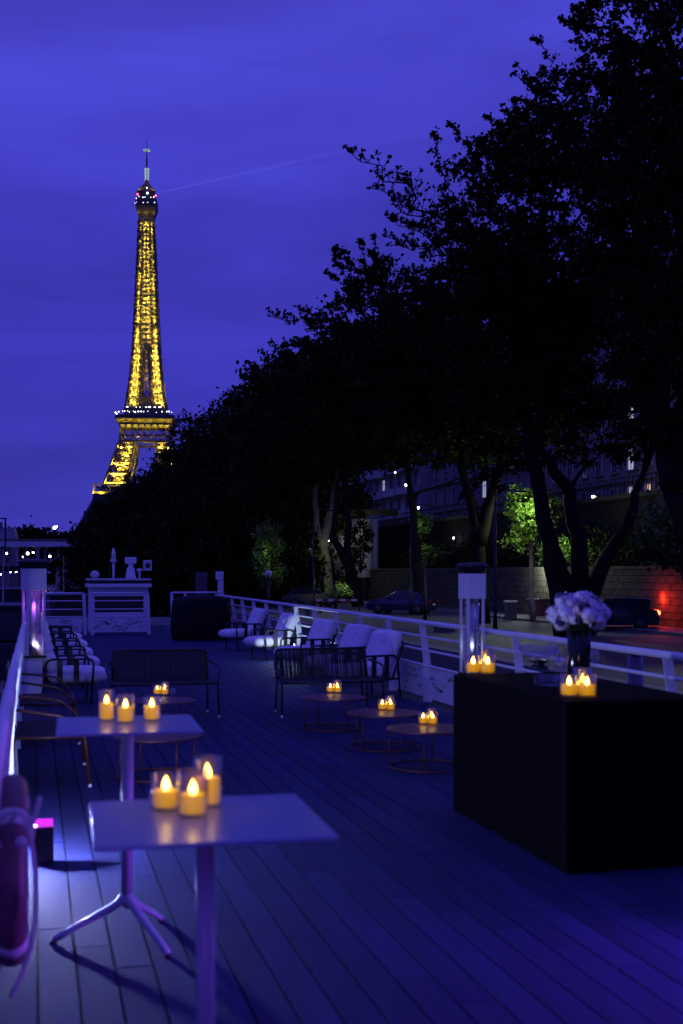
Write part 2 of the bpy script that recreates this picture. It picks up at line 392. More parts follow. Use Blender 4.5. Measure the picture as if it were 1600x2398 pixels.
def cross_rail(name, label, r0, r1, a, top=1.2, span=None):
    t = thing(name, label, 'railing', B(0, a, 0), YAW)
    MB().tube([(r0, 0, top), (r1, 0, top)], .03, 10).build('top_rail', 'white', t, True)
    for z in (.98, .74, .53): MB().tube([(r0, 0, z), (r1 if not span else span, 0, z)], .018, 8).build('middle_rail', 'white', t, True)
    for x in (r0, (span or r1)):
        MB().bar((x+.05, 0, 0), (x+.01, 0, top), .09, .03, up=(0, 1, 0)).build('post', 'white', t)
    e_ = (span or r1)
    MB().box(((r0+e_)/2, .0, .30), (abs(e_-r0)-.1, .008, .42)).build('perforated_panel', 'white', t)
    d = MB(); n = int(34*(abs(e_-r0)))
    for q in range(2): dots(d, r0+.12, e_-.12, .12, .48, -.006, n, q*5+int(r0*7)+2)
    d.build('punched_holes', 'hole', t, kind='stuff')
    return t
cross_rail('bow_railing', 'white bow railing with perforated panel between left heater and wheelhouse', -.2, 1.32, 35.5)
cross_rail('bow_gate', 'white gate with dotted panel directly in front of the wheelhouse', 1.52, 3.12, 35.4)
cross_rail('bow_railing', 'short white bow railing running behind the black covered stack', 3.85, 5.3, 35.8, span=4.25)

# ---------------------------------------------------------------- wheelhouse and bow fittings
wh = thing('wheelhouse', 'white wheelhouse with dark windows and a flat roof at the bow', 'wheelhouse', B(2.42, 37.6, 0), YAW)
wb = MB()
for (c, d) in (((0, .0, .30), (1.72, 1.4, .6)), ((-.79, 0, .84), (.14, 1.4, .48)), ((.79, 0, .84), (.14, 1.4, .48)), ((0, 0, 1.21), (1.72, 1.4, .26)), ((0, .6, .84), (1.44, .2, .48))): wb.box(c, d)
wb.build('cabin_wall', 'white', wh, bevel=.01)
MB().box((0, -.60, .84), (1.44, .02, .47)).build('window', 'pane', wh)
MB().box((0, -.02, 1.40), (1.90, 1.7, .11)).build('roof', 'white', wh, bevel=.015)
MB().box((.0, 0, 1.505), (1.76, 1.5, .10)).build('roof_recess', 'black', wh)
MB().box((0.0, 0, 1.58), (1.88, 1.66, .05)).build('roof_rim', 'whitedirty', wh, bevel=.01)
an = MB(); an.tube([(0, 0, 0), (0, 0, .50)], .035, 10); an.tube([(0, 0, .5), (0, 0, .58)], .09, 10); an.tube([(0, 0, .58), (0, 0, .80), (0, 0, .93)], [.075, .055, .02], 12)
tag(an.build('radio_antenna', 'white', smooth=True), 'tall white whip antenna on the wheelhouse roof', 'antenna').location = B(2.28, 37.4, 1.605)
rd = thing('radar_mast', 'white radar mast with square head on the wheelhouse roof', 'radar', B(2.80, 37.5, 1.605), YAW)
MB().box((0, 0, .17), (.30, .25, .34), taper=.7).build('pedestal', 'white', rd, bevel=.02)
MB().box((0, 0, .40), (.14, .14, .14)).build('neck', 'white', rd)
MB().box((0, 0, .55), (.34, .2, .2)).build('head', 'white', rd, bevel=.03)
dm = MB(); dm.lathe([(.02, 0), (.05, .0), (.13, .08), (.14, .15), (.09, .22), (.0, .25)], 16)
tag(dm.build('satellite_dome', 'whitedirty', smooth=True), 'small pale dome at the left end of the wheelhouse roof', 'dome').location = B(1.72, 37.3, 1.605)
st = thing('navigation_lamp', 'small mushroom topped lamp right of the radar mast', 'lamp', B(3.06, 37.4, 1.605), YAW)
MB().tube([(0, 0, 0), (0, 0, .2)], .035, 10).build('stem', 'whitedirty', st, True); MB().lathe([(.03, .2), (.09, .24), (.09, .29), (.0, .32)], 14).build('cap', 'white', st, True)
sb = thing('roof_loudspeaker', 'square loudspeaker on a thin pole at the right of the wheelhouse roof', 'loudspeaker', B(3.30, 37.4, 1.605), YAW)
MB().tube([(0, 0, 0), (0, 0, .28)], .018, 8).build('pole', 'darkmetal', sb); MB().box((0, 0, .40), (.25, .16, .32)).build('housing', 'whitedirty', sb, bevel=.02)
MB().lathe([(.08, 0), (.05, -.02), (0, -.03)], 14).build('speaker_cone', 'black', sb, True).location = (0, -.09, .40)
bpy.data.objects['speaker_cone'].rotation_euler = (R(-90), 0, 0)
for px in (255, 302):
    p = at(px, 1352, 37.2); mb = MB(); mb.tube([(0, 0, 0), (.06, 0, 1.0), (.12, 0, 2.0)], [.010, .008, .005], 6)
    tag(mb.build('wire_aerial', 'darkmetal'), 'thin dark wire aerial %s on the wheelhouse roof' % ('left of the tall antenna' if px < 280 else 'right of the radar mast'), 'antenna').location = (p.x, p.y, 1.60)
cv = MB(); prof = [(.76, 0), (.80, .05), (.81, .4), (.80, .85), (.75, 1.04), (.60, 1.14), (.25, 1.18), (0, 1.19)]
cv.lathe(prof, 40, wob=.02)
tag(cv.build('furniture_cover', 'cover', smooth=True), 'black tarpaulin over a rounded stack of furniture at the bow', 'cover').location = B(4.30, 32.6, 0)
wp = thing('bow_post', 'white square post with a box head at the bow corner', 'post', B(5.42, 36.6, 0), YAW)
MB().box((0, 0, .8), (.16, .14, 1.6)).build('post_shaft', 'white', wp); MB().box((-.03, 0, 1.69), (.22, .18, .26)).build('box_head', 'white', wp, bevel=.02)
sl = MB().box((0, 0, .9), (.38, .08, 1.8)); tag(sl.build('upright_panel', 'greybin', bevel=.01), 'tall dull blue-grey panel standing left of the white bow post', 'panel').location = B(5.72-.35, 40.6, 0)

# ---------------------------------------------------------------- patio heaters
def heater():
    t = thing('patio_heater', 'x', 'patio heater', group='glass tube patio heaters by the railings')
    MB().box((0, 0, .32), (.20, .20, .64)).build('base', 'white', t, bevel=.01)
    MB().box((0, 0, .655), (.285, .285, .03)).build('burner_ring', 'black', t)
    MB().tube([(0, 0, .67), (0, 0, 1.56)], .098, 28).build('glass_tube', 'heaterglass', t, True)
    MB().tube([(0, 0, .67), (0, 0, 1.50)], .034, 14).build('inner_tube', 'frost', t, True)
    for x, y in ((-1, -1), (1, -1), (1, 1), (-1, 1)):
        MB().box((x*.112, y*.112, 1.115), (.032, .032, .89)).build('corner_post', 'white', t)
    MB().box((0, 0, 1.70), (.285, .285, .30)).build('head_box', 'white', t, bevel=.008)
    MB().lathe([(.13, 1.85), (.14, 1.88), (.17, 1.885), (.18, 1.915), (.225, 1.925), (.225, 1.945), (.19, 1.97), (0, 1.985)], 32).build('cap', 'black', t, True)
    return t
h1 = heater(); plight('added_tube_lamp', B(0, 0, 0), (.55, .12, 1), 0, .02) if 0 else None
h1['label'] = 'white patio heater with glass tube lit violet by added lamps at the river railing'; h1.location = (-4.2, 16.6, 0); h1.rotation_euler = (0, 0, YAW+.25)
h2 = dup(h1, 'white patio heater with clear glass tube behind the black bar', B(4.87, 13.22, 0), YAW+.1, (.84, .84, .965))
plight('added_tube_lamp', (-4.16, 16.52, 1.35), (.50, .10, 1), 2.2, .02); plight('added_tube_lamp', (-4.17, 16.55, .80), (.7, .55, 1), .9, .02)  # added lamps inside the tube, imitating a violet reflection in the glass
plight('added_tube_lamp', tuple(B(4.85, 13.16, .95)), (.6, .7, 1), .6, .02)  # added cool lamp in the other heater's tube

# ---------------------------------------------------------------- lounge chairs with white cushions
def lounge():
    t = thing('lounge_chair', 'x', 'chair', group='white cushioned lounge chairs along the railings')
    for sx in (-1, 1):
        x = sx*.36
        MB().tube(fillet([(x, -.30, .0), (x, -.34, .61), (x, .30, .61), (x, .36, .0)], .09), .016, 8).build('armrest', 'darkmetal', t, True)
        for y in (-.10, .12):
            MB().box((x, y, .44), (.016, .075, .33)).build('arm_strap', 'darkmetal', t)
    fr = MB()
    for y in (-.30, .32): fr.tube([(-.36, y, .27), (.36, y, .27)], .015, 8)
    for x in (-.36, .36): fr.tube([(x, -.31, .27), (x, .34, .27)], .015, 8)
    for k in range(5): fr.box((0, -.24+k*.125, .275), (.70, .05, .008))
    fr.build('seat_frame', 'darkmetal', t)
    bf = MB(); bf.tube(fillet([(-.30, .26, .27), (-.30, .47, .80), (.30, .47, .80), (.30, .26, .27)], .07), .015, 8); bf.build('back_frame', 'darkmetal', t, True)
    MB().cushion((0, -.13, .375), (.66, .86, .23), 0, 3).build('seat_cushion', 'cushion', t, True)
    MB().cushion((0, .29, .67), (.66, .60, .22), R(67), 3).build('back_cushion', 'cushion', t, True)
    return t
lc = lounge()
right = [(.35, 17.6, -57, 'white cushioned chair nearest the camera on the quay side'),
         (-.02, 19.5, -54, 'second white cushioned chair from the camera on the quay side, half hidden by the next'),
         (-.62, 21.8, -58, 'middle white cushioned chair of the quay side row, above the rope bench'),
         (-1.42, 25.2, -62, 'fourth white cushioned chair on the quay side, beside the floor spotlight'),
         (-2.26, 28.3, -64, 'white cushioned chair farthest off on the quay side, next to the black cover')]
for i, (X, Y, th, lb) in enumerate(right):
    if i == 0: lc['label'] = lb; lc.location = (X, Y, 0); lc.rotation_euler = (0, 0, R(th))
    else: dup(lc, lb, (X, Y, 0), R(th))
for a, lb in ((17.4, 'nearest white cushioned chair on the river side, behind the heater'), (19.6, 'second white cushioned chair on the river side'),
              (22.0, 'third white cushioned chair on the river side'), (24.6, 'fourth white cushioned chair on the river side'), (27.2, 'farthest white cushioned chair on the river side, below the bow railing')):
    dup(lc, lb, B(.42, a, 0), YAW+PI/2+random.uniform(-.06, .06))

# ---------------------------------------------------------------- rope benches
def bench(m, w=1.36):
    t = thing('rope_bench', 'x', 'bench', group='rope backed benches'); hw = w/2
    for sx in (-1, 1):
        MB().tube(fillet([(sx*(hw-.02), -.34, .015), (sx*(hw-.03), -.30, .44), (sx*(hw+.03), -.14, .60), (sx*hw, .08, .635), (sx*(hw-.06), .28, .66)], .07), .014, 8).build('leg', m, t, True)
        MB().tube([(sx*(hw-.07), .34, .015), (sx*(hw-.08), .27, .42)], .014, 8).build('leg', m, t, True)
        MB().tube([(sx*(hw-.03), -.30, .42), (sx*(hw-.08), .27, .42)], .013, 8).build('side_rail', m, t, True)
        for y, x in ((-.34, hw-.02), (.34, hw-.07)): MB().lathe([(.013, 0), (.016, .006), (.013, .03)], 10, (sx*x, y, 0)).build('foot_glide', 'glide', t, True)
    MB().tube([(-(hw-.03), -.30, .42), (hw-.03, -.30, .42)], .014, 8).build('front_rail', m, t, True)
    MB().tube(fillet([(-(hw-.08), .27, .40), (-(hw-.08), .39, .80), (hw-.08, .39, .80), (hw-.08, .27, .40)], .06), .015, 8).build('back_frame', m, t, True)
    MB().tube([(-(hw-.09), .265, .42), (hw-.09, .265, .42)], .013, 8).build('lower_back_rail', m, t, True)
    n = int((w-.2)/.0165); b = MB()
    for i in range(n):
        x = -(hw-.10)+(w-.20)*i/(n-1)+random.uniform(-.002, .002); b.bar((x, .27, .42), (x, .388, .80), .0135, .006, up=(0, 1, 0))
    b.build('back_cords', 'cord', t, kind='stuff')
    s_ = MB(); n = int((w-.12)/.014)
    for i in range(n):
        x = -(hw-.06)+(w-.12)*i/(n-1); s_.box((x, -.015, .428), (.0125, .56, .006))
    s_.build('seat_cords', 'cord', t, kind='stuff')
    return t
b1 = bench('darkmetal'); b1['label'] = 'dark rope bench facing the camera behind the left coffee table'
b1.location = (-2.24, 15.25, 0); b1.rotation_euler = (0, 0, YAW)
dup(b1, 'dark rope bench in front of the white chairs, with light shining through its back', (-.18, 15.55, 0), YAW)
b3 = bench('bronze', 1.24); b3['label'] = 'rust brown framed bench at the river railing, left of the white high table'
b3.location = B(.10, 11.0, 0); b3.rotation_euler = (0, 0, YAW+PI/2)
dup(b3, 'second rust brown bench at the river railing, just before the left heater', B(.10, 13.6, 0), YAW+PI/2)

# ---------------------------------------------------------------- coffee tables
def coffee(m='copper', r=.39, h=.36):
    t = thing('coffee_table', 'x', 'coffee table', group='low round copper brown tables')
    MB().lathe([(r-.004, h-.013), (r, h-.009), (r, h-.003), (r-.004, h)], 48).build('tabletop', m, t)
    MB().tube([(math.cos(q/40*2*PI)*(r-.03), math.sin(q/40*2*PI)*(r-.03), .010) for q in range(40)], .008, 6, closed=True).build('base_ring', m, t, True)
    for k in range(4):
        th = k*PI/2+.5; p = MB(); p.tube([(math.cos(th)*(r-.03), math.sin(th)*(r-.03), .012), (math.cos(th)*(r-.03), math.sin(th)*(r-.03), h-.012)], .008, 6); p.build('leg', m, t, True)
    return t
ct = coffee(); ct['label'] = 'low copper brown table before the right bench, farthest of the three by the bar'; ct.location = (-.10, 14.05, 0)
CT = {'A': ct}
CT['B'] = dup(ct, 'middle low copper brown table of the three left of the bar', (.44, 12.5, 0), .4)
CT['C'] = dup(ct, 'low copper brown table nearest the black bar', (.80, 11.25, 0), .9)
CT['D'] = dup(ct, 'low copper brown table with candles in front of the left bench', (-2.02, 13.7, 0), .2)
CT['E'] = dup(ct, 'low copper brown table partly hidden beneath the farther white high table', (-1.62, 10.75, 0), .1)

# ---------------------------------------------------------------- high tables
def high_table():
    t = thing('high_table', 'x', 'table', group='white square high tables')
    MB().box((0, 0, 1.054), (.675, .675, .012)).build('tabletop', 'tabletop', t, bevel=.004)
    MB().box((0, 0, 1.040), (.2, .2, .016)).build('mounting_plate', 'tableleg', t)
    MB().tube([(0, 0, .20), (0, 0, 1.032)], .029, 24).build('column', 'tableleg', t, True)
    MB().ball((0, 0, .205), (.034, .034, .05), 16, 10).build('hub', 'tableleg', t, True)
    return t
t2 = high_table(); t2['label'] = 'farther white square high table, its tripod base in view'; t2.location = (-1.045, 5.94, 0); t2.rotation_euler = (0, 0, R(12.5))
def legs(t, dirs, rz):
    for dx, dy in dirs:
        c, s = math.cos(-rz), math.sin(-rz); x, y = dx*c-dy*s, dx*s+dy*c
        MB().tube(bez((0, 0, .235), (x*.10, y*.10, .17), (x*.30, y*.30, .155), (x*.98, y*.98, .018), 10), [.026]+[.024-.0009*i for i in range(10)], 12).build('leg', 'tableleg', t, True)
        MB().lathe([(.017, 0), (.02, .006), (.014, .02)], 12, (x*.98, y*.98, 0)).build('foot_glide', 'black', t, True)
legs(t2, [(-.36, -.04), (.24, -.26), (.12, .33)], R(12.5))
t1 = high_table(); t1['label'] = 'nearest white square high table with three candles on it'; t1.location = (-.41, 3.67, 0); t1.rotation_euler = (0, 0, R(12.5))
legs(t1, [(-.18, -.31), (.35, -.02), (-.17, .32)], R(12.5))

# ---------------------------------------------------------------- candles
flame_me = None
cjars = {}
def candle(kind, loc, label, group, power=.16, sc=1.0):
    R_, H, Wx = kind
    if kind not in cjars:
        t = thing('candle', label, 'candle', loc, random.uniform(0, 6), group)
        MB().lathe([(R_-.004, .002), (R_, .006), (R_, H), (R_-.003, H+.001), (R_-.004, H-.002), (R_-.0045, .012), (0, .010)], 32).build('glass_jar', 'amberglass', t, True)
        MB().lathe([(R_-.008, .013), (R_-.006, .016), (R_-.006, Wx), (R_-.010, Wx+.003), (.012, Wx-.003), (0, Wx-.003)], 28).build('wax', 'wax', t, True)
        MB().lathe([(.003, Wx), (.0105, Wx+.006), (.0125, Wx+.015), (.008, Wx+.029), (.002, Wx+.042), (0, Wx+.046)], 14).build('flame', 'flame', t, True)
        cjars[kind] = t; t.scale = (sc,)*3
    else:
        t = dup(cjars[kind], label, loc, random.uniform(0, 6)); t['group'] = group; t.scale = (sc,)*3
    if power: plight('candle_light', (loc[0], loc[1], loc[2]+(Wx+.035)*sc), (1, .52, .08), power, .012)
    return t
Kx, Ky, Kz = (.047, .112, .060), (.047, .140, .066), (.046, .156, .090)
K2, K3, K4 = (.044, .165, .094), (.046, .146, .080), (.046, .126, .074)
def onplane(px, py, z): v = onz(px, py, z); return (v.x, v.y, z)
TT = 1.0605
G = 'candles on the near white high table'
candle(Kx, onplane(389, 1896, TT), 'short glass candle at the left on the nearest high table', G)
candle(Ky, onplane(452, 1911, TT), 'front centre glass candle on the nearest high table', G)
candle(Kz, onplane(486, 1888, TT), 'tallest glass candle, at the back right on the nearest high table', G)
G = 'candles on the farther white high table'
candle(K2, onplane(250, 1688, TT), 'tall glass candle at the left back on the farther high table', G, .12, .93)
candle(K3, onplane(294, 1693, TT), 'middle glass candle on the farther high table', G, .12, .95)
candle(K4, onplane(356, 1688, TT), 'single glass candle standing apart at the right on the farther high table', G, .12, .95)
def trio(px, py, z, group, where, s=1.0, pw=.28):
    v = onz(px, py, z)
    for i, (dx, dy, k, w) in enumerate(((-.047, -.01, Kx, 'left'), (.040, -.028, Kx, 'right front'), (.035, .062, Ky, 'taller back'))):
        candle(k, (v.x+dx*s, v.y+dy*s, z), '%s candle of three %s' % (w, where), group, pw if i == 0 else 0, s)
trio(378, 1626, .361, 'candles on the left coffee table', 'on the coffee table before the left bench')
trio(783, 1621, .361, 'candles on the far right coffee table', 'on the farthest coffee table by the right bench')
trio(906, 1662, .361, 'candles on the middle coffee table', 'on the middle coffee table left of the bar')
trio(1003, 1695, .361, 'candles on the near right coffee table', 'on the coffee table touching the bar edge')

# ---------------------------------------------------------------- bar
br = thing('bar_table', 'long bar table fully draped in black cloth', 'table', B(3.06, 6.69, 0), YAW)
bw, bl, bh = .92, 2.02, 1.03
def draped():
    mb = MB(); nx = 70; per = []; 
    def ring(z, amp):
        pts = []
        for s0, s1 in (((0, 0), (bw, 0)), ((bw, 0), (bw, bl)), ((bw, bl), (0, bl)), ((0, bl), (0, 0))):
            n = 40
            L = math.hypot(s1[0]-s0[0], s1[1]-s0[1]); nx_, ny_ = (s1[1]-s0[1])/L, -(s1[0]-s0[0])/L
            for i in range(n):
                t = i/n; w = math.sin(t*PI); d = amp*w*(math.sin(t*L*13+s0[0]*3)+.5*math.sin(t*L*29))
                pts.append((s0[0]+(s1[0]-s0[0])*t+nx_*d, s0[1]+(s1[1]-s0[1])*t+ny_*d, z))
        return pts
    zs = [(.012, .012), (.3, .009), (.6, .006), (.9, .002), (bh-.012, 0), (bh, 0)]
    o = 0; n = 160
    for z, a in zs:
        p = ring(z, a)
        if z == bh: p = [(x+( .01 if x < bw/2 else -.01), y+(.01 if y < bl/2 else -.01), z) for x, y, z in p]
        mb.v += p
    for i in range(len(zs)-1):
        for k in range(n):
            k2 = (k+1) % n; mb.f.append((i*n+k, i*n+k2, (i+1)*n+k2, (i+1)*n+k))
    mb.f.append(tuple((len(zs)-1)*n+k for k in range(n)))
    return mb
draped().build('black_drape', 'cloth', br)
MB().box((bw/2, bl/2, .99), (bw-.06, bl-.06, .04)).build('board', 'black', br)
BT = bh+.001
trio(1126, 1577, BT, 'candles at the far end of the bar', 'at the far end of the black bar', 1.25, .25)
trio(1354, 1631, BT, 'candles at the near end of the bar', 'at the near corner of the black bar beside the vase', 1.22, .25)
v = onz(1356, 1604, BT); vz = thing('flower_vase', 'tall black cylindrical vase holding white flowers on the bar', 'vase', (v.x, v.y, BT))
MB().lathe([(.072, 0), (.076, .005), (.078, .2), (.080, .41), (.076, .412), (.072, .40), (.070, .05), (0, .04)], 40).build('vase_body', mat('black_gloss', (.008, .008, .01), .12, var=.1), vz, True)
# bouquet
bq = thing('flower_bouquet', 'round bouquet of white and lilac blossoms in the black vase', 'bouquet', (v.x, v.y, BT+.465)); bq.scale = (.93, .93, .86)
def blossom(m, rad, seed, name='blossom'):
    rr = np.random.default_rng(seed); P = []
    for k in range(46):
        ring = 1-((k+.5)/46); th = k*2.39996; el = math.acos(max(-1, min(1, 1-1.5*(k+.5)/46)))
        d = Vector((math.sin(el)*math.cos(th), math.sin(el)*math.sin(th), math.cos(el))); u = d.cross(Vector((0, 0, 1)) if abs(d.z) < .95 else Vector((1, 0, 0))).normalized(); w = d.cross(u)
        c = d*rad*(.78+.22*rr.random()); s = rad*.42*(.8+.4*rr.random())
        tilt = d*s*.35
        P.append([c-u*s-w*s*.6+tilt, c+u*s-w*s*.6-tilt*.5, c+u*s*.7+w*s+tilt, c-u*s*.7+w*s-tilt*.2])
    return np.array([[list(p) for p in q] for q in P])
bl_me = {}
for i in range(34):
    th = i*2.4; el = math.acos(1-1.35*(i+.5)/34); d = Vector((math.sin(el)*math.cos(th), math.sin(el)*math.sin(th)*.9, math.cos(el)))
    key = ('petalpink' if i in (7, 15, 29) else 'petal', i % 4)
    if key not in bl_me:
        o = quads('blossom', blossom(key[0], .058, i % 4), key[0], bq); bl_me[key] = o
    else: o = bl_me[key].copy(); S.collection.objects.link(o)
    jr = random.uniform(.86, 1.16); o.location = (d.x*.172*jr, d.y*.16*jr, d.z*.13*jr+.005); o.rotation_euler = (random.uniform(0, 6), random.uniform(0, 6), th); f_ = random.uniform(.6, 1.15); o.scale = (f_, f_, f_)
core = MB(); core.ball((0, 0, -.02), (.15, .14, .10), 16, 10); core.build('inner_foliage', 'leafdark', bq, True)
P = []
for i in range(26):
    th = i/26*2*PI+random.uniform(-.1, .1); d = Vector((math.cos(th), math.sin(th), 0)); u = Vector((-d.y, d.x, 0)); r1 = random.uniform(.17, .24); dz = random.uniform(-.15, -.03)
    P.append([list(d*.06+Vector((0, 0, -.03))), list(d*r1*.6-u*.03+Vector((0, 0, dz*.5))), list(d*r1+Vector((0, 0, dz))), list(d*r1*.6+u*.03+Vector((0, 0, dz*.5)))])
for p in P[:26]:
    quads('leaf', np.array([p]), 'leafdark', bq)
# glassware
v = onz(1262, 1566, BT); bo = thing('punch_bowl', 'glass punch bowl on a dark stand on the bar', 'bowl', (v.x, v.y, BT)); bo.scale = (.84,)*3
MB().lathe([(.09, 0), (.10, .01), (.07, .03), (.05, .05), (.08, .07), (.115, .085), (.0, .086)], 28).build('stand', 'black', bo, True)
MB().lathe([(.04, .088), (.11, .10), (.165, .14), (.188, .19), (.186, .225), (.182, .224), (.18, .19), (.155, .145), (.10, .11), (0, .10)], 36).build('bowl', 'crystal', bo, True)
v = onz(1282, 1606, BT); ash = MB(); ash.lathe([(.07, 0), (.085, .004), (.095, .045), (.10, .07), (.088, .071), (.075, .03), (0, .022)], 8)
tag(ash.build('crystal_dish', 'crystal'), 'faceted crystal dish on the bar left of the candles', 'dish').location = (v.x, v.y, BT)
def wineglass(loc, lb, h=.21):
    g = thing('wine_glass', lb, 'glass', loc)
    MB().lathe([(.032, 0), (.033, .002), (.006, .008), (.004, .012), (.004, h*.48), (.012, h*.52), (.030, h*.62), (.034, h*.78), (.030, h), (.029, h), (.032, h*.78), (.02, h*.58), (0, h*.54)], 24).build('glass_body', 'crystal', g, True); return g
for px, py, lb in ((1316, 1612, 'stemmed glass just left of the black vase'), (1302, 1590, 'stemmed glass between punch bowl and vase'), (1392, 1592, 'stemmed glass just right of the black vase')):
    v = onz(px, py, BT); wineglass((v.x, v.y, BT), lb)
wineglass(onplane(405, 1640, .361), 'small glass right of the candles on the left coffee table', .13)

# ---------------------------------------------------------------- lifebuoy with rope
lbp = B(-.085, 4.72, .69); lb = thing('lifebuoy', 'orange lifebuoy hanging edge-on at the river railing', 'lifebuoy', lbp, YAW)
MB().tube([(0, math.cos(q/48*2*PI)*.295, math.sin(q/48*2*PI)*.295) for q in range(48)], .056, 20, closed=True).build('ring', 'orange', lb, True)
for k in range(4):
    th = PI/4+k*PI/2; bnd = MB(); c = Vector((0, math.cos(th)*.295, math.sin(th)*.295)); tg = Vector((0, -math.sin(th), math.cos(th)))
    bnd.tube([c-tg*.03, c+tg*.03], .0585, 20); bnd.build('reflective_band', 'whitedirty', lb, True)
rp = MB(); pts = bez((0, -.33, .24), (.05, -.40, .36), (.085, -.38, .15), (.085, -.35, -.02), 14)
rp.tube(pts+bez(pts[-1], (.085, -.33, -.2), (.04, -.33, -.3), (.0, -.34, -.37), 10)[1:], .008, 8)
rp.tube([(math.sin(q/20*2*PI)*.065+.01, -.30, math.cos(q/20*2*PI)*.07+.2) for q in range(20)], .0085, 8, closed=True)
rp.tube(bez((.06, -.35, .20), (.08, -.36, .24), (.085, -.36, .28), (.10, -.35, .33), 8), .009, 8)
rp.ball((.035, -.38, .18), .02)
tag(rp.build('rope', 'rope', smooth=True), 'pale rope looped and tied over the lifebuoy', 'rope').matrix_world = Matrix.Translation(lbp) @ Matrix.Rotation(YAW, 4, 'Z')

# ---------------------------------------------------------------- deck lighting fixtures
def par(label, loc, rz, lit=True):
    t = thing('deck_uplight', label, 'lamp', loc, rz, 'black box uplights on the deck')
    MB().box((0, 0, .115), (.13, .12, .23)).build('housing', 'black', t, bevel=.008)
    mb = MB(); mb.add([(-.062, -.056, .233), (.062, -.056, .233), (.062, .056, .262), (-.062, .056, .262)], [(0, 1, 2, 3)]); mb.tube([(-.0, .05, .232), (.0, .05, .258)], .02, 8)
    mb.build('lens', 'magenta', t); MB().ball((-.05, -.04, .238), (.018, .018, .010)).build('bright_diode', 'magcore', t, True)
    return t
LP = onz(95, 2026, 0)
par('black box uplight glowing magenta on the deck beside the lifebuoy', (LP.x, LP.y+.06, 0), YAW)
plight('magenta_light', (LP.x-.06, LP.y+.10, .30), (.50, .06, 1.0), 5, .04, spot=120, aim=B(-.22, 5.6, 1.3))
FL = (-.17, 7.90, .42)
fl = thing('rail_floodlight', 'small cool white floodlight on the river railing behind the magenta uplight', 'lamp', B(-.21, FL[1], FL[2]), YAW)
MB().box((-.03, 0, 0), (.03, .10, .08)).build('housing', 'black', fl, bevel=.005); MB().box((-.012, 0, 0), (.006, .09, .07)).build('lens', 'coolled', fl)
MB().bar((-.05, 0, -.40), (-.05, 0, 0), .02).build('bracket', 'black', fl)
plight('floodlight', B(*FL), (.40, .46, 1.0), 250, .04)
par('black box uplight clamped to the river railing behind the camera', B(-.12, .75, .30), YAW)
plight('violet_light', B(-.10, .9, .62), (.28, .05, 1.0), 46, .13, spot=110, aim=B(.9, 4.2, .9))
par('black box uplight outside the frame at the quay railing', B(4.9, 4.4, 0), YAW)
plight('violet_light', B(4.75, 4.4, .5), (.30, .08, 1.0), 900, .1, spot=64, aim=B(2.95, 4.8, 0), blend=1)
uc = thing('floor_spotlight', 'bright cool floor spotlight between the white chairs and the quay railing', 'lamp', B(5.05, 23.75, 0), YAW)
MB().box((0, 0, .17), (.12, .16, .30)).build('housing', 'black', uc); MB().box((-.064, 0, .22), (.01, .13, .30)).build('lens', 'coolled', uc)
plight('spotlight', B(4.93, 23.75, .36), (.62, .80, 1.0), 24, .06)

# ---------------------------------------------------------------- lattice tower
TX, TY, TZ = (344-CX)/F*910, 910, 1.5
tw = thing('lattice_tower', 'tall wrought iron lattice tower lit gold against the dusk sky', 'tower', (TX, TY, TZ), R(5))
HH = [(0, 60), (57, 32.5), (61.6, 29.5), (80, 23.6), (96, 18.8), (109, 17.3), (116, 15.6), (120, 15.0), (140, 12.1), (166, 9.8), (204, 8.0), (262, 5.6), (276, 5.0)]
IN = [(0, 36), (57, 17), (61.6, 13.0), (80, 9.8), (96, 7.2), (109, 6.6), (116, 5.2), (130, 3.8), (147, 2.5), (165, 1.2), (177, 0.01), (400, 0.01)]
def ip(tab, h):
    for (a, b), (c, d) in zip(tab, tab[1:]):
        if a <= h <= c: return b+(d-b)*(h-a)/(c-a)
    return tab[-1][1]
hw = lambda h: ip(HH, h); hi = lambda h: ip(IN, h)
def rot4(p, k):
    x, y, z = p
    for _ in range(k): x, y = -y, x
    return Vector((x, y, z))
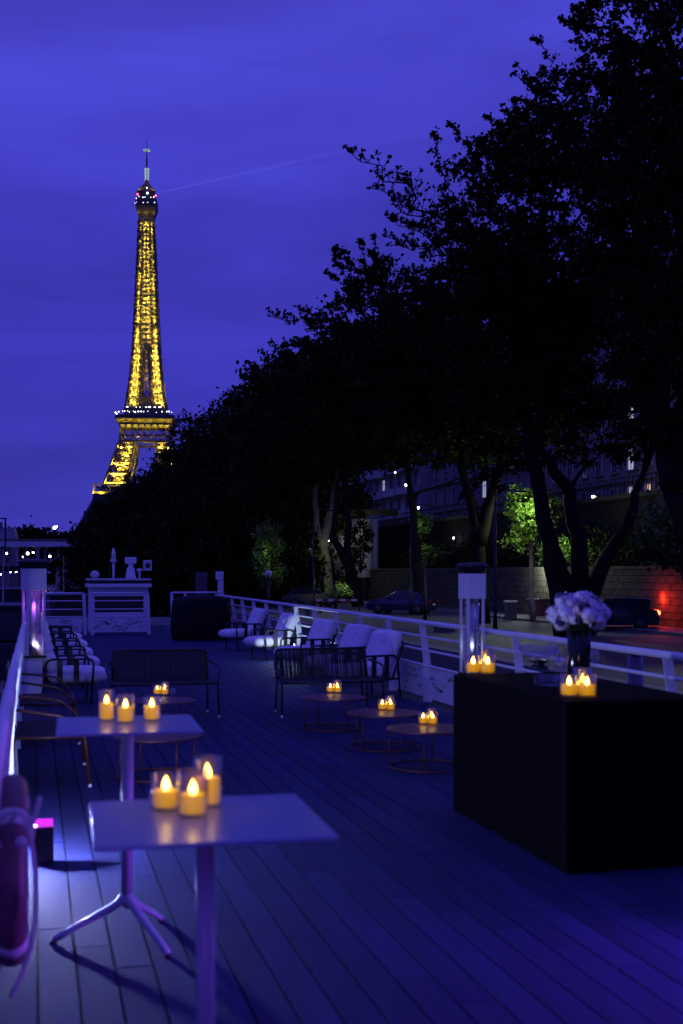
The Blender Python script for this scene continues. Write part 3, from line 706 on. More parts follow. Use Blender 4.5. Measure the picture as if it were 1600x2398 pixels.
def truss(levels, name, chord, brace, fine):
    ch, br_, fi, gp = MB(), MB(), MB(), MB()
    mid = lambda p, q, t=.5: tuple(p[j]+(q[j]-p[j])*t for j in range(3))
    for a, b in zip(levels, levels[1:]):
        o0, o1, i0, i1 = hw(a), hw(b), hi(a), hi(b)
        for k in range(4):
            for s in (-1, 1):
                if s == 1: ch.bar(rot4((o0, -o0, a), k), rot4((o1, -o1, b), k), chord)
                if s == 1 or i0 > .3: ch.bar(rot4((s*i0, -o0, a), k), rot4((s*i1, -o1, b), k), chord*.85)
                if i0 > 1: ch.bar(rot4((s*i0, -i0, a), k), rot4((s*i1, -i1, b), k), chord*.7)
                A, Bq, C, D = (s*i0, -o0, a), (s*o0, -o0, a), (s*o1, -o1, b), (s*i1, -o1, b)
                br_.bar(rot4(A, k), rot4(C, k), brace, brace*.4); br_.bar(rot4(Bq, k), rot4(D, k), brace, brace*.4)
                br_.bar(rot4(A, k), rot4(Bq, k), brace*.9)
                g = chord*.95
                for P_ in (A, Bq):
                    gp.box((0, 0, 0), (.01, .01, .01)); gp.v = gp.v[:-8]; gp.f = gp.f[:-6]
                    c_ = rot4((P_[0], P_[1]-.15*chord, P_[2]), k); n_ = rot4((0, -1, 0), k); t_ = rot4((1, 0, 0), k)
                    gp.bar(c_-n_*.4-Vector((0, 0, 0)), c_+n_*.4, g*2.0, g*2.0)
                if i0 > 1.5:
                    A2, B2, C2, D2 = (s*i0, -i0, a), (s*i0, -o0, a), (s*i1, -o1, b), (s*i1, -i1, b)
                    br_.bar(rot4(A2, k), rot4(C2, k), brace, brace*.5); br_.bar(rot4(B2, k), rot4(D2, k), brace, brace*.5); br_.bar(rot4(A2, k), rot4(B2, k), brace)
                # lighter lattice set inside the piers, two layers deep
                for dep in ((.16, .55) if a >= 120 else (.25, .5)):
                    def ins(p):
                        if a >= 120: return (p[0]*(1-dep*.08), p[1]*(1-dep), p[2])
                        cx_ = s*(hw(p[2])+hi(p[2]))/2; return (cx_+(p[0]-cx_)*.9, p[1]+dep*(hw(p[2])-hi(p[2])), p[2])
                    n = fine
                    for t in range(n):
                        f0, f1 = t/n, (t+1)/n
                        p0, p1 = ins(mid(A, D, f0)), ins(mid(Bq, C, f1)); q0, q1 = ins(mid(Bq, C, f0)), ins(mid(A, D, f1))
                        w_f = .74 if a >= 120 else 1.45
                        fi.bar(rot4(p0, k), rot4(p1, k), w_f, w_f*.5); fi.bar(rot4(q0, k), rot4(q1, k), w_f, w_f*.5); fi.bar(rot4(p0, k), rot4(q0, k), w_f*1.4, w_f*.6)
                    fi.bar(rot4(ins(mid(A, Bq)), k), rot4(ins(mid(D, C)), k), w_f*1.3, w_f*.6)
    ch.build('corner_chords', 'iron', tw, kind='stuff'); br_.build('cross_braces', 'iron', tw, kind='stuff'); fi.build('fine_lattice', 'iron', tw, kind='stuff'); gp.build('gusset_plates', 'iron', tw, kind='stuff')
lv = [120]
while lv[-1] < 262: lv.append(lv[-1]+max(6.9, hw(lv[-1])*.80))
lv[-1] = 262
truss(lv, 'upper', .9, .6, 2)
lc_ = MB()
for k in range(4):
    for i in range(13):
        z0, z1 = 121.6+i*3.9, 125.5+i*3.9; w0, w1 = 3.6*(1-i/15), 3.6*(1-(i+1)/15)
        lc_.bar(rot4((-w0, -w0, z0), k), rot4((w1, -w1, z1), k), .55, .4); lc_.bar(rot4((w0, -w0, z0), k), rot4((-w1, -w1, z1), k), .55, .4); lc_.bar(rot4((-w0, -w0, z0), k), rot4((w0, -w0, z0), k), .5); lc_.bar(rot4((w0, -w0, z0), k), rot4((w1, -w1, z1), k), .7)
lc_.build('lift_shaft', 'iron', tw, kind='stuff')
truss([61.6, 72.5, 84, 96], 'middle', 1.3, .95, 3)
truss([0, 14, 28, 42, 55], 'lower', 2.0, 1.4, 4)
def plat(z0, z1, w0, w1, name, m):
    mb = MB(); mb.add([(-w0, -w0, z0), (w0, -w0, z0), (w0, w0, z0), (-w0, w0, z0), (-w1, -w1, z1), (w1, -w1, z1), (w1, w1, z1), (-w1, w1, z1)], [(3, 2, 1, 0), (4, 5, 6, 7), (0, 1, 5, 4), (1, 2, 6, 5), (2, 3, 7, 6), (3, 0, 4, 7)])
    return mb.build(name, m, tw)
# second platform girder with a lattice band
gb = MB()
for k in range(4):
    for z, w in ((96, 18.6), (100.5, 18.4), (109, 18.6)): gb.bar(rot4((-w, -w, z), k), rot4((w, -w, z), k), 1.1, 1.3)
    for z0, z1, n in ((96, 100.5, 14), (100.5, 109, 8)):
        for i in range(n):
            x0 = -18.5+37*i/n; x1 = -18.5+37*(i+1)/n
            gb.bar(rot4((x0, -18.4, z0), k), rot4((x1, -18.4, z1), k), .6, .4); gb.bar(rot4((x1, -18.4, z0), k), rot4((x0, -18.4, z1), k), .6, .4); gb.bar(rot4((x0, -18.4, z0), k), rot4((x0, -18.4, z1), k), .5)
gb.build('platform_girder', 'iron', tw, kind='stuff')
plat(109.0, 112.5, 18.4, 21.2, 'second_platform_cove', 'iron'); plat(112.6, 115.4, 21.4, 21.4, 'second_platform', 'iron')
plat(115.5, 121.5, 15.5, 14.6, 'second_platform_pavilion', 'iron')
plat(121.6, 131, 8.5, 6.0, 'lift_machinery', 'iron')
fb = MB()
for k in range(4):
    for i in range(15):
        x = -20.6+41.2*i/14; fb.bar(rot4((x, -21.6, 113), k), rot4((x*.93, -19.4, 109.6), k), .35, .9)
    fb.bar(rot4((-21.6, -21.6, 113.0), k), rot4((21.6, -21.6, 113.0), k), .5)
fb.build('platform_brackets', 'iron', tw, kind='stuff')
# first platform
plat(52, 57.5, 34.6, 35.2, 'first_platform_girder', 'iron')
gf = MB()
for k in range(4):
    for z in (52, 57.8, 63.4): gf.bar(rot4((-35.4, -35.4, z), k), rot4((35.4, -35.4, z), k), .9)
    for i in range(7):
        x = -35.2+70.4*i/6; gf.bar(rot4((x, -35.3, 52), k), rot4((x, -35.3, 63.4), k), .8)
gf.build('first_platform_gallery', 'iron', tw, kind='stuff')
# top
plat(260.5, 265, 5.6, 5.7, 'upper_frieze', 'iron'); plat(265, 272.2, 5.7, 7.9, 'top_cove', 'iron'); plat(272.3, 276.6, 8.0, 8.0, 'top_gallery', 'iron')
plat(276.7, 283.2, 6.9, 6.7, 'top_cabin', 'iron'); plat(283.3, 288.6, 5.6, 2.2, 'top_dome', 'iron'); plat(288.7, 292.5, 1.7, 1.5, 'campanile', 'iron')
cb = MB()
for k in range(4):
    cb.bar(rot4((6.3, -6.3, 283.3), k), rot4((1.8, -1.8, 289.5), k), .9); cb.bar(rot4((3.2, -6.6, 283.3), k), rot4((1, -2.2, 289.5), k), .5); cb.bar(rot4((-3.2, -6.6, 283.3), k), rot4((-1, -2.2, 289.5), k), .5)
cb.build('crown_ribs', 'iron', tw)
ms = MB(); ms.bar((0, 0, 292), (0, 0, 302.5), 1.7); ms.bar((0, 0, 302.5), (0, 0, 310), 1.1); ms.bar((0, 0, 310), (0, 0, 316), .8); ms.bar((0, 0, 316), (0, 0, 323.5), .35)
ms.build('antenna_mast', 'iron', tw)
rg = MB()
for i in range(9): rg.lathe([(1.55+.05*i, 0), (1.55+.05*i, .4)], 12, (0, 0, 293.6+i*1.0))
rg.lathe([(2.8, 0), (2.8, .6)], 12, (0, 0, 315.4)); rg.build('antenna_rings', mat('glowing_antenna', (.6, .7, .7), .5, emit=(.55, .8, .8), es=.35), tw, kind='stuff')  # rings are no lamps; a pale glow is put into their material
lm = MB()
for z, w, n, r_ in ((117.5, 21.0, 22, .42), (121.5, 13, 7, .85), (274.3, 7.8, 6, .28), (278.5, 6.9, 5, .42)):
    for k in (0, 3):
        for i in range(n):
            if random.random() < .22: continue
            x = -w+2*w*(i+random.uniform(.2, .8))/n; c = rot4((x, -w-.4, z+random.uniform(-.5, .5)), k); lm.ball(c, r_*random.uniform(.6, 1.25), 6, 4)
lm.ball((1, -7.2, 281.6), .8, 6, 4); lm.ball((.4, -5.6, 286), .55, 6, 4)
lm.build('platform_lamps', 'lampwhite_s', tw, kind='stuff')
rdm = MB(); rdm.ball((-6.2, -7.3, 280.5), .7, 6, 4); rdm.ball((7.1, -7.2, 279.8), .7, 6, 4); rdm.build('red_beacons', 'redbeacon', tw)
GOLD = (1, .70, .05)
def tl(x, y, z, p, rad=.6):
    plight('tower_floodlight', (x, y, z), GOLD, p*TP, rad, parent=tw, spot=158, aim='up', blend=.2)
TP = 12
h = 124
while h < 261:
    k = hw(h); f = 28*k*k+520
    q = .62*k if h > 165 else (hw(h)+hi(h))/2
    for a_, b_ in ((-1, -1), (1, -1), (-1, 1), (1, 1)) if h < 165 else ((-1.25, -.6), (1.25, -.6), (0, .2), (-1.15, .8), (1.15, .8)): tl(a_*q, b_*q, h+random.uniform(-1.5, 1.5), f*.85, 1.0)
    h += max(4.6, k*.55)
for sx in (-1, 1):
    for sy in (-1, 1):
        c = lambda z: (hw(z)+hi(z))/2
        for z, p in ((57, 9000), (63, 15000), (70, 13000), (77, 11000), (84, 9000), (91, 5000)): 
            wd = hw(z)-hi(z); yy = -(hi(z)+.90*wd) if sy < 0 else c(z)
            for dx_ in (-.22, .22): tl(sx*c(z)+dx_*wd, yy, z, p*.42, .5)
            if sy > 0: tl(sx*c(z), hi(z)-1.0, z, p*.3, .5)
        tl(sx*c(45), sy*c(45), 45, 12000)
for x in (-13, -4.5, 4.5, 13): tl(x, -17.0, 98.5, 420, .4)
for z in (143, 150, 157, 164): tl(0, -1.0, z, 420, .6)
tl(12.6, -12.6, 123.5, 1600, .3); tl(0, -6.9, 259, 220, .3)
for x in (-17, -11, -4, 4, 11, 17): tl(x, -22.4, 109.0, 130, .2)
tl(-22.4, 0, 109.0, 200, .2); tl(-22.4, -15, 109.0, 200, .2)
for x, y in ((-5.5, -7.6), (5.5, -7.6), (-7.6, 4)): tl(x, y, 283.6, 260, .3)
for x in (-6, 0, 6): tl(x, -7.9, 266, 26, .2)
tl(-36.8, -36.8, 56, 1500, .3); tl(-30, -37.2, 56, 900, .3)
# searchlight beam from the top: glowing tube in place of scattered light, fade painted
bmn = bpy.data.materials.new('searchlight_glow_shell'); bmn.use_nodes = True; t = bmn.node_tree; t.nodes.clear()
o_ = t.nodes.new('ShaderNodeOutputMaterial'); ad = t.nodes.new('ShaderNodeAddShader'); tr = t.nodes.new('ShaderNodeBsdfTransparent'); em = t.nodes.new('ShaderNodeEmission')
em.inputs[0].default_value = (.35, .35, 1, 1)
tcb = t.nodes.new('ShaderNodeTexCoord'); sxb = t.nodes.new('ShaderNodeSeparateXYZ'); mrb = t.nodes.new('ShaderNodeMapRange'); t.links.new(tcb.outputs['Object'], sxb.inputs[0]); t.links.new(sxb.outputs['X'], mrb.inputs['Value'])
mrb.inputs['From Min'].default_value = TX; mrb.inputs['From Max'].default_value = 50; mrb.inputs['To Min'].default_value = .028; mrb.inputs['To Max'].default_value = .002; t.links.new(mrb.outputs[0], em.inputs[1])
t.links.new(tr.outputs[0], ad.inputs[0]); t.links.new(em.outputs[0], ad.inputs[1]); t.links.new(ad.outputs[0], o_.inputs[0])
M['beam'] = bmn; p0 = Vector((TX+5, TY, TZ+283)); p1 = at(1150, 273, 800)
bm_ = MB(); bm_.tube([p0, p0.lerp(p1, .5), p1], [.4, 1.1, 1.9], 12); tag(bm_.build('painted_searchlight_beam', 'beam', smooth=True), 'faint searchlight beam painted as a glowing tube, leaving the top of the gold lit tower', 'light beam')

# ---------------------------------------------------------------- trees
def leaves(C, rad, n, size, flat=.75):
    c = C[rng.integers(0, len(C), n)]; rr = rad[rng.integers(0, len(rad), n)] if hasattr(rad, '__len__') else rad
    p = c+rng.normal(0, 1, (n, 3))*np.array([1, 1, flat])*(np.ones((n, 1))*np.reshape(rr, (-1, 1)) if hasattr(rad, '__len__') else rad)*.5
    u = rng.normal(0, 1, (n, 3)); u /= np.linalg.norm(u, axis=1)[:, None]
    w = np.cross(u, rng.normal(0, 1, (n, 3))); w /= np.linalg.norm(w, axis=1)[:, None]
    s = (size*rng.uniform(.6, 1.3, (n, 1))); v_ = np.cross(u, w)
    return np.stack([p-u*s*.5, p+w*s*.38+v_*s*.12, p+u*s*.5, p-w*s*.38+v_*s*.12], 1)
def lobe_points(lobes, n):
    vol = np.array([l[3]*l[4]*l[5] for l in lobes]); k = rng.choice(len(lobes), n, p=vol/vol.sum()); L = np.array(lobes)[k]
    d = rng.normal(0, 1, (n, 3)); d /= np.linalg.norm(d, axis=1)[:, None]; r = rng.uniform(.25, 1.0, (n, 1))**.5*(1+rng.normal(0, .06, (n, 1)))
    return L[:, :3]+d*r*L[:, 3:6]
def limb(mb, p, q, r0, r1, n=6, wob=.35, seg=7):
    p, q = Vector(p), Vector(q); L = (q-p).length; pts = []
    for i in range(n+1):
        t = i/n; j = 0 if i in (0, n) else wob*L*.08
        pts.append(p.lerp(q, t)+Vector((random.gauss(0, j), random.gauss(0, j), random.gauss(0, j*.6))))
    mb.tube(pts, [r0+(r1-r0)*i/n for i in range(n+1)], seg); return pts
def tree(label, base, lobes, nclump, nleaf, lsize, crad=.8, trunk=None, tr=.4, m='leaf', bark='bark', name='plane_tree', group='trees along the quay', cat='tree', nl=14, sprays=(), fringe=0):
    t = thing(name, label, cat, base, 0, group); b = Vector(base); tm = MB()
    lob = [(l[0]-b.x, l[1]-b.y, l[2]-b.z, l[3], l[4], l[5]) for l in lobes]
    top = Vector(lob[0][:3])
    paths = [[Vector(p)-b for p in pth] for pth in (trunk or [])] or [[Vector((0, 0, 0)), Vector((random.uniform(-.3, .3), 0, top.z*.45)), top*.9+Vector((0, 0, 0))]]
    forks = []
    for pth in paths:
        L = len(pth); pts = []
        for i in range(L-1):
            for q in range(4): pts.append(pth[i].lerp(pth[i+1], q/4)+Vector((random.gauss(0, .05), random.gauss(0, .05), 0)))
        pts.append(pth[-1]); n = len(pts); tm.tube(pts, [tr*(1.25 if i == 0 else 1)*(1-.72*i/(n-1)) for i in range(n)], 10); forks += pts[n//2:]
    nclump = int(nclump*1.5); C = lobe_points(lob, nclump); crad *= .78
    for i in range(nl):
        e = Vector(C[random.randrange(len(C))]); f = min(forks, key=lambda p: (p-e).length+abs(p.z-e.z*.8)*.3)
        limb(tm, f, e, tr*.32, tr*.07)
    P = [leaves(C, rng.uniform(.5, 1.5, len(C))*crad, nleaf, lsize)]
    sprays = list(sprays)
    for i in range(fringe):
        l = random.choice(lobes[:max(3, len(lobes)-1)]); d = Vector((random.gauss(-.55, .7), random.gauss(0, .5), random.gauss(.35, .6))).normalized()
        c0 = Vector(l[:3]); e0 = Vector((d.x*l[3], d.y*l[4], d.z*l[5])); L_ = random.uniform(.4, 1.2)*(1+l[3]*.10)
        sprays.append((c0+e0*.7, c0+e0*1.02+(d+Vector((0, 0, .25))).normalized()*L_, .035, int(7+L_*5), .62))
    for (s0, s1, rad_, n_, kind) in sprays:
        s0, s1 = Vector(s0)-b, Vector(s1)-b; pts = limb(tm, s0, s1, rad_, .02, 10, .5, 5); cc = []
        for j in range(n_):
            t_ = random.uniform(.15, 1); k = min(9, int(t_*10)); p = pts[k].lerp(pts[k+1], t_*10-k); L = (s1-s0).length
            d = Vector((random.gauss(0, 1)*.6-.25, random.gauss(0, .5), abs(random.gauss(0, 1))*.8+.25)).normalized()*L*random.uniform(.05, .24)*(1.15-t_*.75)
            q2 = p+d; tm.tube([p, p.lerp(q2, .5)+Vector((0, 0, .04)), q2], [.022, .016, .008], 4); cc.append(list(q2)); cc.append(list(p.lerp(q2, .55)))
        cc.append(list(s1)); P.append(leaves(np.array(cc), crad*kind*.62, int(len(cc)*4.5), lsize*.85))
    tm.build('trunk', bark, t, True); quads('crown', np.concatenate(P), m, t)
    return t
def bl(r, a, z, rx, ry, rz): v = B(r, a, z); return (v.x, v.y, v.z, rx, ry, rz)
def pl(px, py, Y, rx, rz, ry=None): v = at(px, py, Y); return (v.x, v.y, v.z, rx, ry or rx, rz)
def gb_(px, Y): return ((px-CX)/F*Y, Y, -.8)
# far right, largest crown reaching above the frame
tree('huge dark plane tree filling the upper right corner of the photo', gb_(1665, 40),
     [pl(1600, 560, 40, 3.6, 5.4, 4), pl(1560, 190, 41, 2.6, 3.6, 3), pl(1500, 330, 41, 2.0, 2.2, 2), pl(1450, 60, 42, 1.5, 1.6, 1.6), pl(1390, 90, 42, .75, .6, .8), pl(1700, 250, 41, 3.2, 5.4, 3.4), pl(1600, 900, 40, 3.0, 2.4, 3), pl(1570, 1290, 38, 1.3, .7, 1.3)],
     860, 56000, .19, .42, fringe=40, trunk=[[gb_(1665, 40), at(1620, 1280, 40), at(1552, 1080, 40), at(1545, 950, 40), at(1600, 600, 40), at(1570, 200, 41)], [at(1575, 1140, 40), at(1590, 1000, 40), at(1680, 600, 41)]], tr=.42, nl=34)
tree('tall forked dark tree whose twin trunks rise behind the flower vase', gb_(1330, 50),
     [pl(1300, 560, 50, 5.2, 5.4, 5), pl(1290, 350, 51, 2.6, 2.0, 2.6), pl(1240, 370, 51, 1.2, 1.2, 1.5), pl(1380, 280, 51, 2.6, 2.6, 2.6), pl(1200, 620, 50, 1.9, 2.4, 2.4), pl(1420, 800, 50, 4.2, 3.6, 4), pl(1200, 850, 50, 3.6, 2.6, 3.4), pl(1190, 1090, 52, 1.9, 1.0, 1.5), pl(1420, 1010, 51, 3.0, 1.5, 3)],
     900, 58000, .205, .48, fringe=46, trunk=[[gb_(1325, 50), at(1285, 1270, 50), at(1245, 1060, 50), at(1225, 900, 50), at(1195, 700, 50)],
                                [gb_(1365, 50.4), at(1352, 1250, 50.4), at(1330, 1150, 50.4), at(1270, 1060, 50.2), at(1215, 960, 50.2)],
                                [at(1368, 1430, 50.6), at(1420, 1310, 50.6), at(1480, 1210, 50.6), at(1510, 1100, 50.8)],
                                [at(1330, 1390, 50.3), at(1300, 1290, 50.2), at(1262, 1230, 50.2)]], tr=.42, nl=36, m='leaf2')
tree('dark tree with a long bare leafy branch reaching left into the sky', gb_(1120, 62),
     [pl(1120, 800, 62, 4.8, 4.5, 5), pl(1180, 630, 62, 2.6, 2.2, 3), pl(965, 800, 62, 2.6, 1.9, 3), pl(1150, 960, 62, 5.5, 3.0, 5), pl(960, 890, 62, 3.4, 2.8, 3.2)],
     700, 46000, .23, .55, fringe=22, trunk=[[gb_(1130, 62), at(1120, 1250, 62), at(1080, 1100, 62), at(1100, 800, 62)], [at(1120, 1270, 62), at(1160, 1130, 62), at(1200, 950, 62)]], tr=.4, nl=28, m='leaf',
     sprays=[(at(1110, 560, 62), at(806, 343, 61), .08, 60, .42), (at(1060, 520, 62), at(1012, 315, 61), .06, 28, .5), (at(1080, 560, 62), at(866, 440, 61), .045, 30, .42),
             (at(1070, 600, 62), at(905, 500, 61), .045, 28, .42), (at(1090, 620, 62), at(900, 552, 61), .045, 22, .42), (at(1130, 480, 62), at(1100, 335, 61), .04, 16, .42)])
tree('dark tree with leafy twigs feathering out left over the lower canopy', gb_(985, 76),
     [pl(940, 830, 76, 5.6, 5.2, 5.5), pl(880, 680, 76, 2.6, 2.4, 3), pl(850, 880, 76, 4.2, 3.4, 4), pl(1000, 1010, 76, 6.5, 2.6, 5), pl(790, 980, 77, 4.5, 3.6, 4)],
     660, 46000, .255, .62, fringe=34, trunk=[[gb_(985, 76), at(975, 1280, 76), at(960, 1130, 76), at(940, 850, 76)]], tr=.36, nl=24,
     sprays=[(at(860, 790, 76), at(630, 738, 75), .06, 48, .42), (at(850, 700, 76), at(782, 588, 75), .05, 36, .42), (at(860, 700, 76), at(760, 640, 75), .045, 28, .42), (at(900, 640, 76), at(865, 590, 75), .04, 22, .42), (at(840, 830, 76), at(690, 812, 75), .045, 28, .42)])
tree('dark tree in front of the curved stone ramp, left of the gate barrier', gb_(840, 92),
     [pl(800, 930, 92, 5.8, 4.6, 6), pl(740, 870, 92, 2.6, 1.6, 3), pl(690, 930, 94, 3.4, 2.8, 4), pl(850, 1020, 92, 5.5, 2.4, 5)],
     480, 32000, .30, .8, fringe=20, trunk=[[gb_(838, 92), at(815, 1300, 92), at(815, 1200, 92), at(800, 950, 92)], [at(830, 1350, 92), at(780, 1260, 92), at(790, 1120, 92)]], tr=.42, nl=18, m='leaf2')
tree('plane tree with pale lamplit forked trunk behind the boat railing', gb_(775, 98),
     [pl(730, 1000, 98, 5.0, 4.2, 5), pl(700, 1090, 98, 4.6, 1.6, 4), pl(800, 1060, 99, 4.5, 1.8, 4)],
     260, 13000, .38, .9, trunk=[[gb_(775, 98), at(757, 1280, 98), at(741, 1230, 98), at(740, 1165, 98), at(735, 1060, 98)], [at(757, 1280, 98), at(768, 1230, 98), at(778, 1180, 98), at(790, 1100, 98)]], tr=.42, nl=8, bark='palebark')
rowlab = ['dense dark tree on the quay where the canopy top flattens', 'dark rounded tree left of the flat topped one', 'dark tree at the shoulder of the canopy slope', 'dark tree midway down the canopy slope',
          'dark tree hiding the right foot of the gold tower', 'dark tree just right of the tower leg gap', 'small looking dark tree below the gold tower leg', 'dark tree at the left tip of the canopy, over the bridge end']
rows = [(655, 112, 845), (600, 128, 880), (545, 148, 915), (485, 172, 950), (430, 205, 990), (372, 250, 1085), (310, 310, 1140), (245, 380, 1170)]
for (px, Y, ty), lbx in zip(rows, rowlab):
    bx = gb_(px+30, Y); ztop = EYE+(HY-ty)/F*Y; hz = (ztop+.8)/2; X0 = (px-CX)/F*Y
    rx = {655: 5.4, 600: 5.6, 545: 6.2, 485: 6.6, 430: 4.9}.get(px, 6.4)
    tree(lbx, bx, [(X0, Y, ztop-hz*.80, rx, 7, hz*.8), (X0+rx*.7, Y, ztop-hz*.8-1, rx, 7, hz*.8), (X0+2, Y-2, hz*.6, rx+1.5, 6, hz*.75)], 330, 22000, .26+Y*.0016, .9+Y*.003, tr=.45, nl=8)
tree('dark pointed tree whose crown shows in the gap between the tower legs', gb_(345, 420), [pl(330, 1150, 420, 8, 8), pl(350, 1180, 420, 12, 9), pl(290, 1190, 420, 9, 7), pl(385, 1130, 418, 8, 12)], 160, 7000, .9, 1.6, tr=.6, nl=4)
# understorey
def shrub(label, px, py, Y, rx, rz, m='leaf', n=7000, size=.25, ncl=120, name='shrub', group='bushes along the quay', ry=None):
    v = at(px, py, Y); t = thing(name, label, 'bush', (v.x, v.y, v.z-rz), 0, group); st = MB()
    C = lobe_points([(0, 0, rz, rx, ry or rx, rz)], ncl)
    for k in range(6): st.tube([(0, 0, -.2), tuple(C[k])], [.06, .02], 5)
    st.build('stems', 'bark', t); quads('foliage', leaves(C, .8*min(1, rx/2.2), n, size), m, t); return t
shl = ['dark bush mass behind the wheelhouse', 'dark bush mass between wheelhouse and bow gap', 'dark bush mass behind the covered stack', 'dark bush behind the white bow post', 'dark bush left of the parked car', 'low dark bush right of the bridge pier']
for lbx, (px, py, Y, rx, rz) in zip(shl, [(300, 1330, 120, 5, 5), (400, 1320, 105, 4.5, 5), (490, 1310, 100, 4.4, 5.5), (570, 1300, 97, 4.2, 5.5), (660, 1330, 96, 3.2, 3.6), (215, 1330, 150, 4.2, 6)]):
    shrub(lbx, px, py, Y, rx, rz, n=9000, size=.42, ncl=160, ry=3)
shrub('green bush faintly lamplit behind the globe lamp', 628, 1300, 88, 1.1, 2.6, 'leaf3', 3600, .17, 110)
plight('quay_lamp_light', at(640, 1322, 86.5), (.8, 1, .6), 12, .2)
plight('quay_lamp_light', at(618, 1290, 86.8), (.8, 1, .6), 5, .2)
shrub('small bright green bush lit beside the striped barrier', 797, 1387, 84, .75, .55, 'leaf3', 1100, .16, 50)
plight('quay_lamp_light', at(815, 1352, 83), (.9, 1, .7), 45, .15)
shrub('ivy hanging over the lit stone wall in the middle distance', 845, 1262, 99.0, .9, 2.6, 'leaf2', 3200, .17, 90, 'ivy', None, .5)
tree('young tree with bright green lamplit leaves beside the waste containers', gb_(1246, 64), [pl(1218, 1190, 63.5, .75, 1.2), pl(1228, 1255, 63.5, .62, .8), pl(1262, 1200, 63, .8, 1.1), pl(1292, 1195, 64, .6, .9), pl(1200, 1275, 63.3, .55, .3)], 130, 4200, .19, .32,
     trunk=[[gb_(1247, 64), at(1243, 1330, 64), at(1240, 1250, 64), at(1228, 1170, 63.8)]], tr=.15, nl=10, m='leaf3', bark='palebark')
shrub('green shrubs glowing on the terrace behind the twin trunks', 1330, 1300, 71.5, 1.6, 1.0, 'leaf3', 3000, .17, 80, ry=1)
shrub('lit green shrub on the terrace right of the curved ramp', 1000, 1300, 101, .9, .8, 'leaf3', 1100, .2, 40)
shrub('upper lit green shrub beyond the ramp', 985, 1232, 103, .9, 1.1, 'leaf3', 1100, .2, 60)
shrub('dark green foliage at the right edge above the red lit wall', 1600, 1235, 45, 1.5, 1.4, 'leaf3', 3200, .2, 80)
for i, (px, py, Y, pw, c) in enumerate(((1247, 1190, 61.8, 170, (.85, 1, .62)), (1205, 1235, 61, 70, (.85, 1, .6)), (1318, 1262, 70, 90, (.85, 1, .6)), (1240, 1335, 68.4, 210, (.95, 1, .8)), (1000, 1272, 99, 26, (.8, 1, .6)), (978, 1222, 101, 22, (.8, 1, .6)))):
    plight('street_lamp_light', at(px, py, Y), c, pw, .15)
lo = mat('foliage_mass', (.012, .02, .004), .9, var=.4, scale=.2, spec=.05); M['mass'] = lo
Cn = []
for i in range(1100):
    x_ = rng.uniform(-420, 250); Cn.append((x_, 520+rng.uniform(0, 70), rng.uniform(-3, 20+2.0*math.sin(x_*.07)+1.6*math.sin(x_*.19+1))))
quads('distant_treeline', leaves(np.array(Cn), 5.0, 110000, 2.3), 'mass', kind='stuff')
Cn = []
for i in range(500):
    a_ = rng.uniform(20, 130); Cn.append(tuple(B(32.5+rng.uniform(-1.2, 1.2), a_, 2.0+abs(rng.normal(0, 1.0)))))
quads('terrace_undergrowth', leaves(np.array(Cn), 1.0, 26000, .3), 'leaf', kind='stuff')

# ---------------------------------------------------------------- stone wall of separate blocks
wl = thing('quay_wall', 'long coursed stone retaining wall along the back of the quay', 'wall', B(28, 0, 0), YAW)
MB().box((.22, 420, .55), (.4, 1000, 2.62)).build('wall_core', 'mortar', wl)
BLn, BHt = .92, .335
bms = [MB().box((0, 0, 0), (.10, BLn-.028, BHt-.026)).mesh('stone_block', 'stone') for _ in range(2)]
cells = []
for j in range(8):
    a = 38+(j % 2)*BLn/2
    while a < 150: cells.append((a, j)); a += BLn
nearc = [c for c in cells if 47 < c[0] < 82]; nearc = set(sorted(nearc)[:300]); rest = MB()
for (a, j) in cells:
    zc = -.70+BHt*(j+.5); dx = random.uniform(-.012, .012)
    if (a, j) in nearc:
        o = bpy.data.objects.new('stone_block', random.choice(bms)); S.collection.objects.link(o); o.parent = wl; o.location = (-.01+dx, a, zc)
    else: rest.box((-.01+dx, a, zc), (.10, BLn-.028, BHt-.026))
rest.build('stone_blocks', 'stone', wl, kind='stuff')
MB().box((.15, 420, 2.03), (.55, 1000, .14)).build('coping', 'stone', wl)
uw = thing('upper_wall', 'dark retaining wall carrying the upper street behind the terrace', 'wall', B(34, 0, 0), YAW)
MB().box((0, 420, 4.0), (.5, 1000, 4.4)).build('wall_face', 'mortar', uw); MB().box((-.05, 420, 6.3), (.7, 1000, .25)).build('coping', 'stone', uw)
bal = MB()
for i in range(360):
    a = 60+i*.55; bal.box((-.1, a, 6.9), (.05, .05, 1.0))
bal.box((-.1, 160, 7.42), (.07, 200, .07)); bal.build('balustrade', 'black', uw, kind='stuff')
# curved stone ramp
rm = thing('curved_ramp', 'curved pale stone ramp wall lit from below in the middle distance', 'ramp', (0, 0, 0))
def arc(pxs, Y, topy, boty, name, m):
    mb = MB(); n = len(pxs)
    for i, px in enumerate(pxs):
        y_ = Y[i]
        for py in (topy[i], boty[i]): mb.v.append(tuple(at(px, py, y_)))
        for py in (topy[i], boty[i]): v = at(px, py, y_); mb.v.append((v.x+.4, v.y+.9, v.z))
    for i in range(n-1):
        a = i*4; b = a+4; mb.f += [(a, a+1, b+1, b), (a+2, b+2, b+3, a+3), (a, b, b+2, a+2)]
    return mb.build(name, m, rm, True)
arc([690, 705, 725, 755, 790, 812], [128, 122, 117, 112, 109, 108], [1262, 1247, 1236, 1226, 1217, 1212], [1380]*6, 'curved_wall', 'stone2')
arc([822, 846, 868, 876], [105, 104, 104.5, 107], [1215, 1214, 1214, 1214], [1352]*4, 'bright_pier', 'stone2')
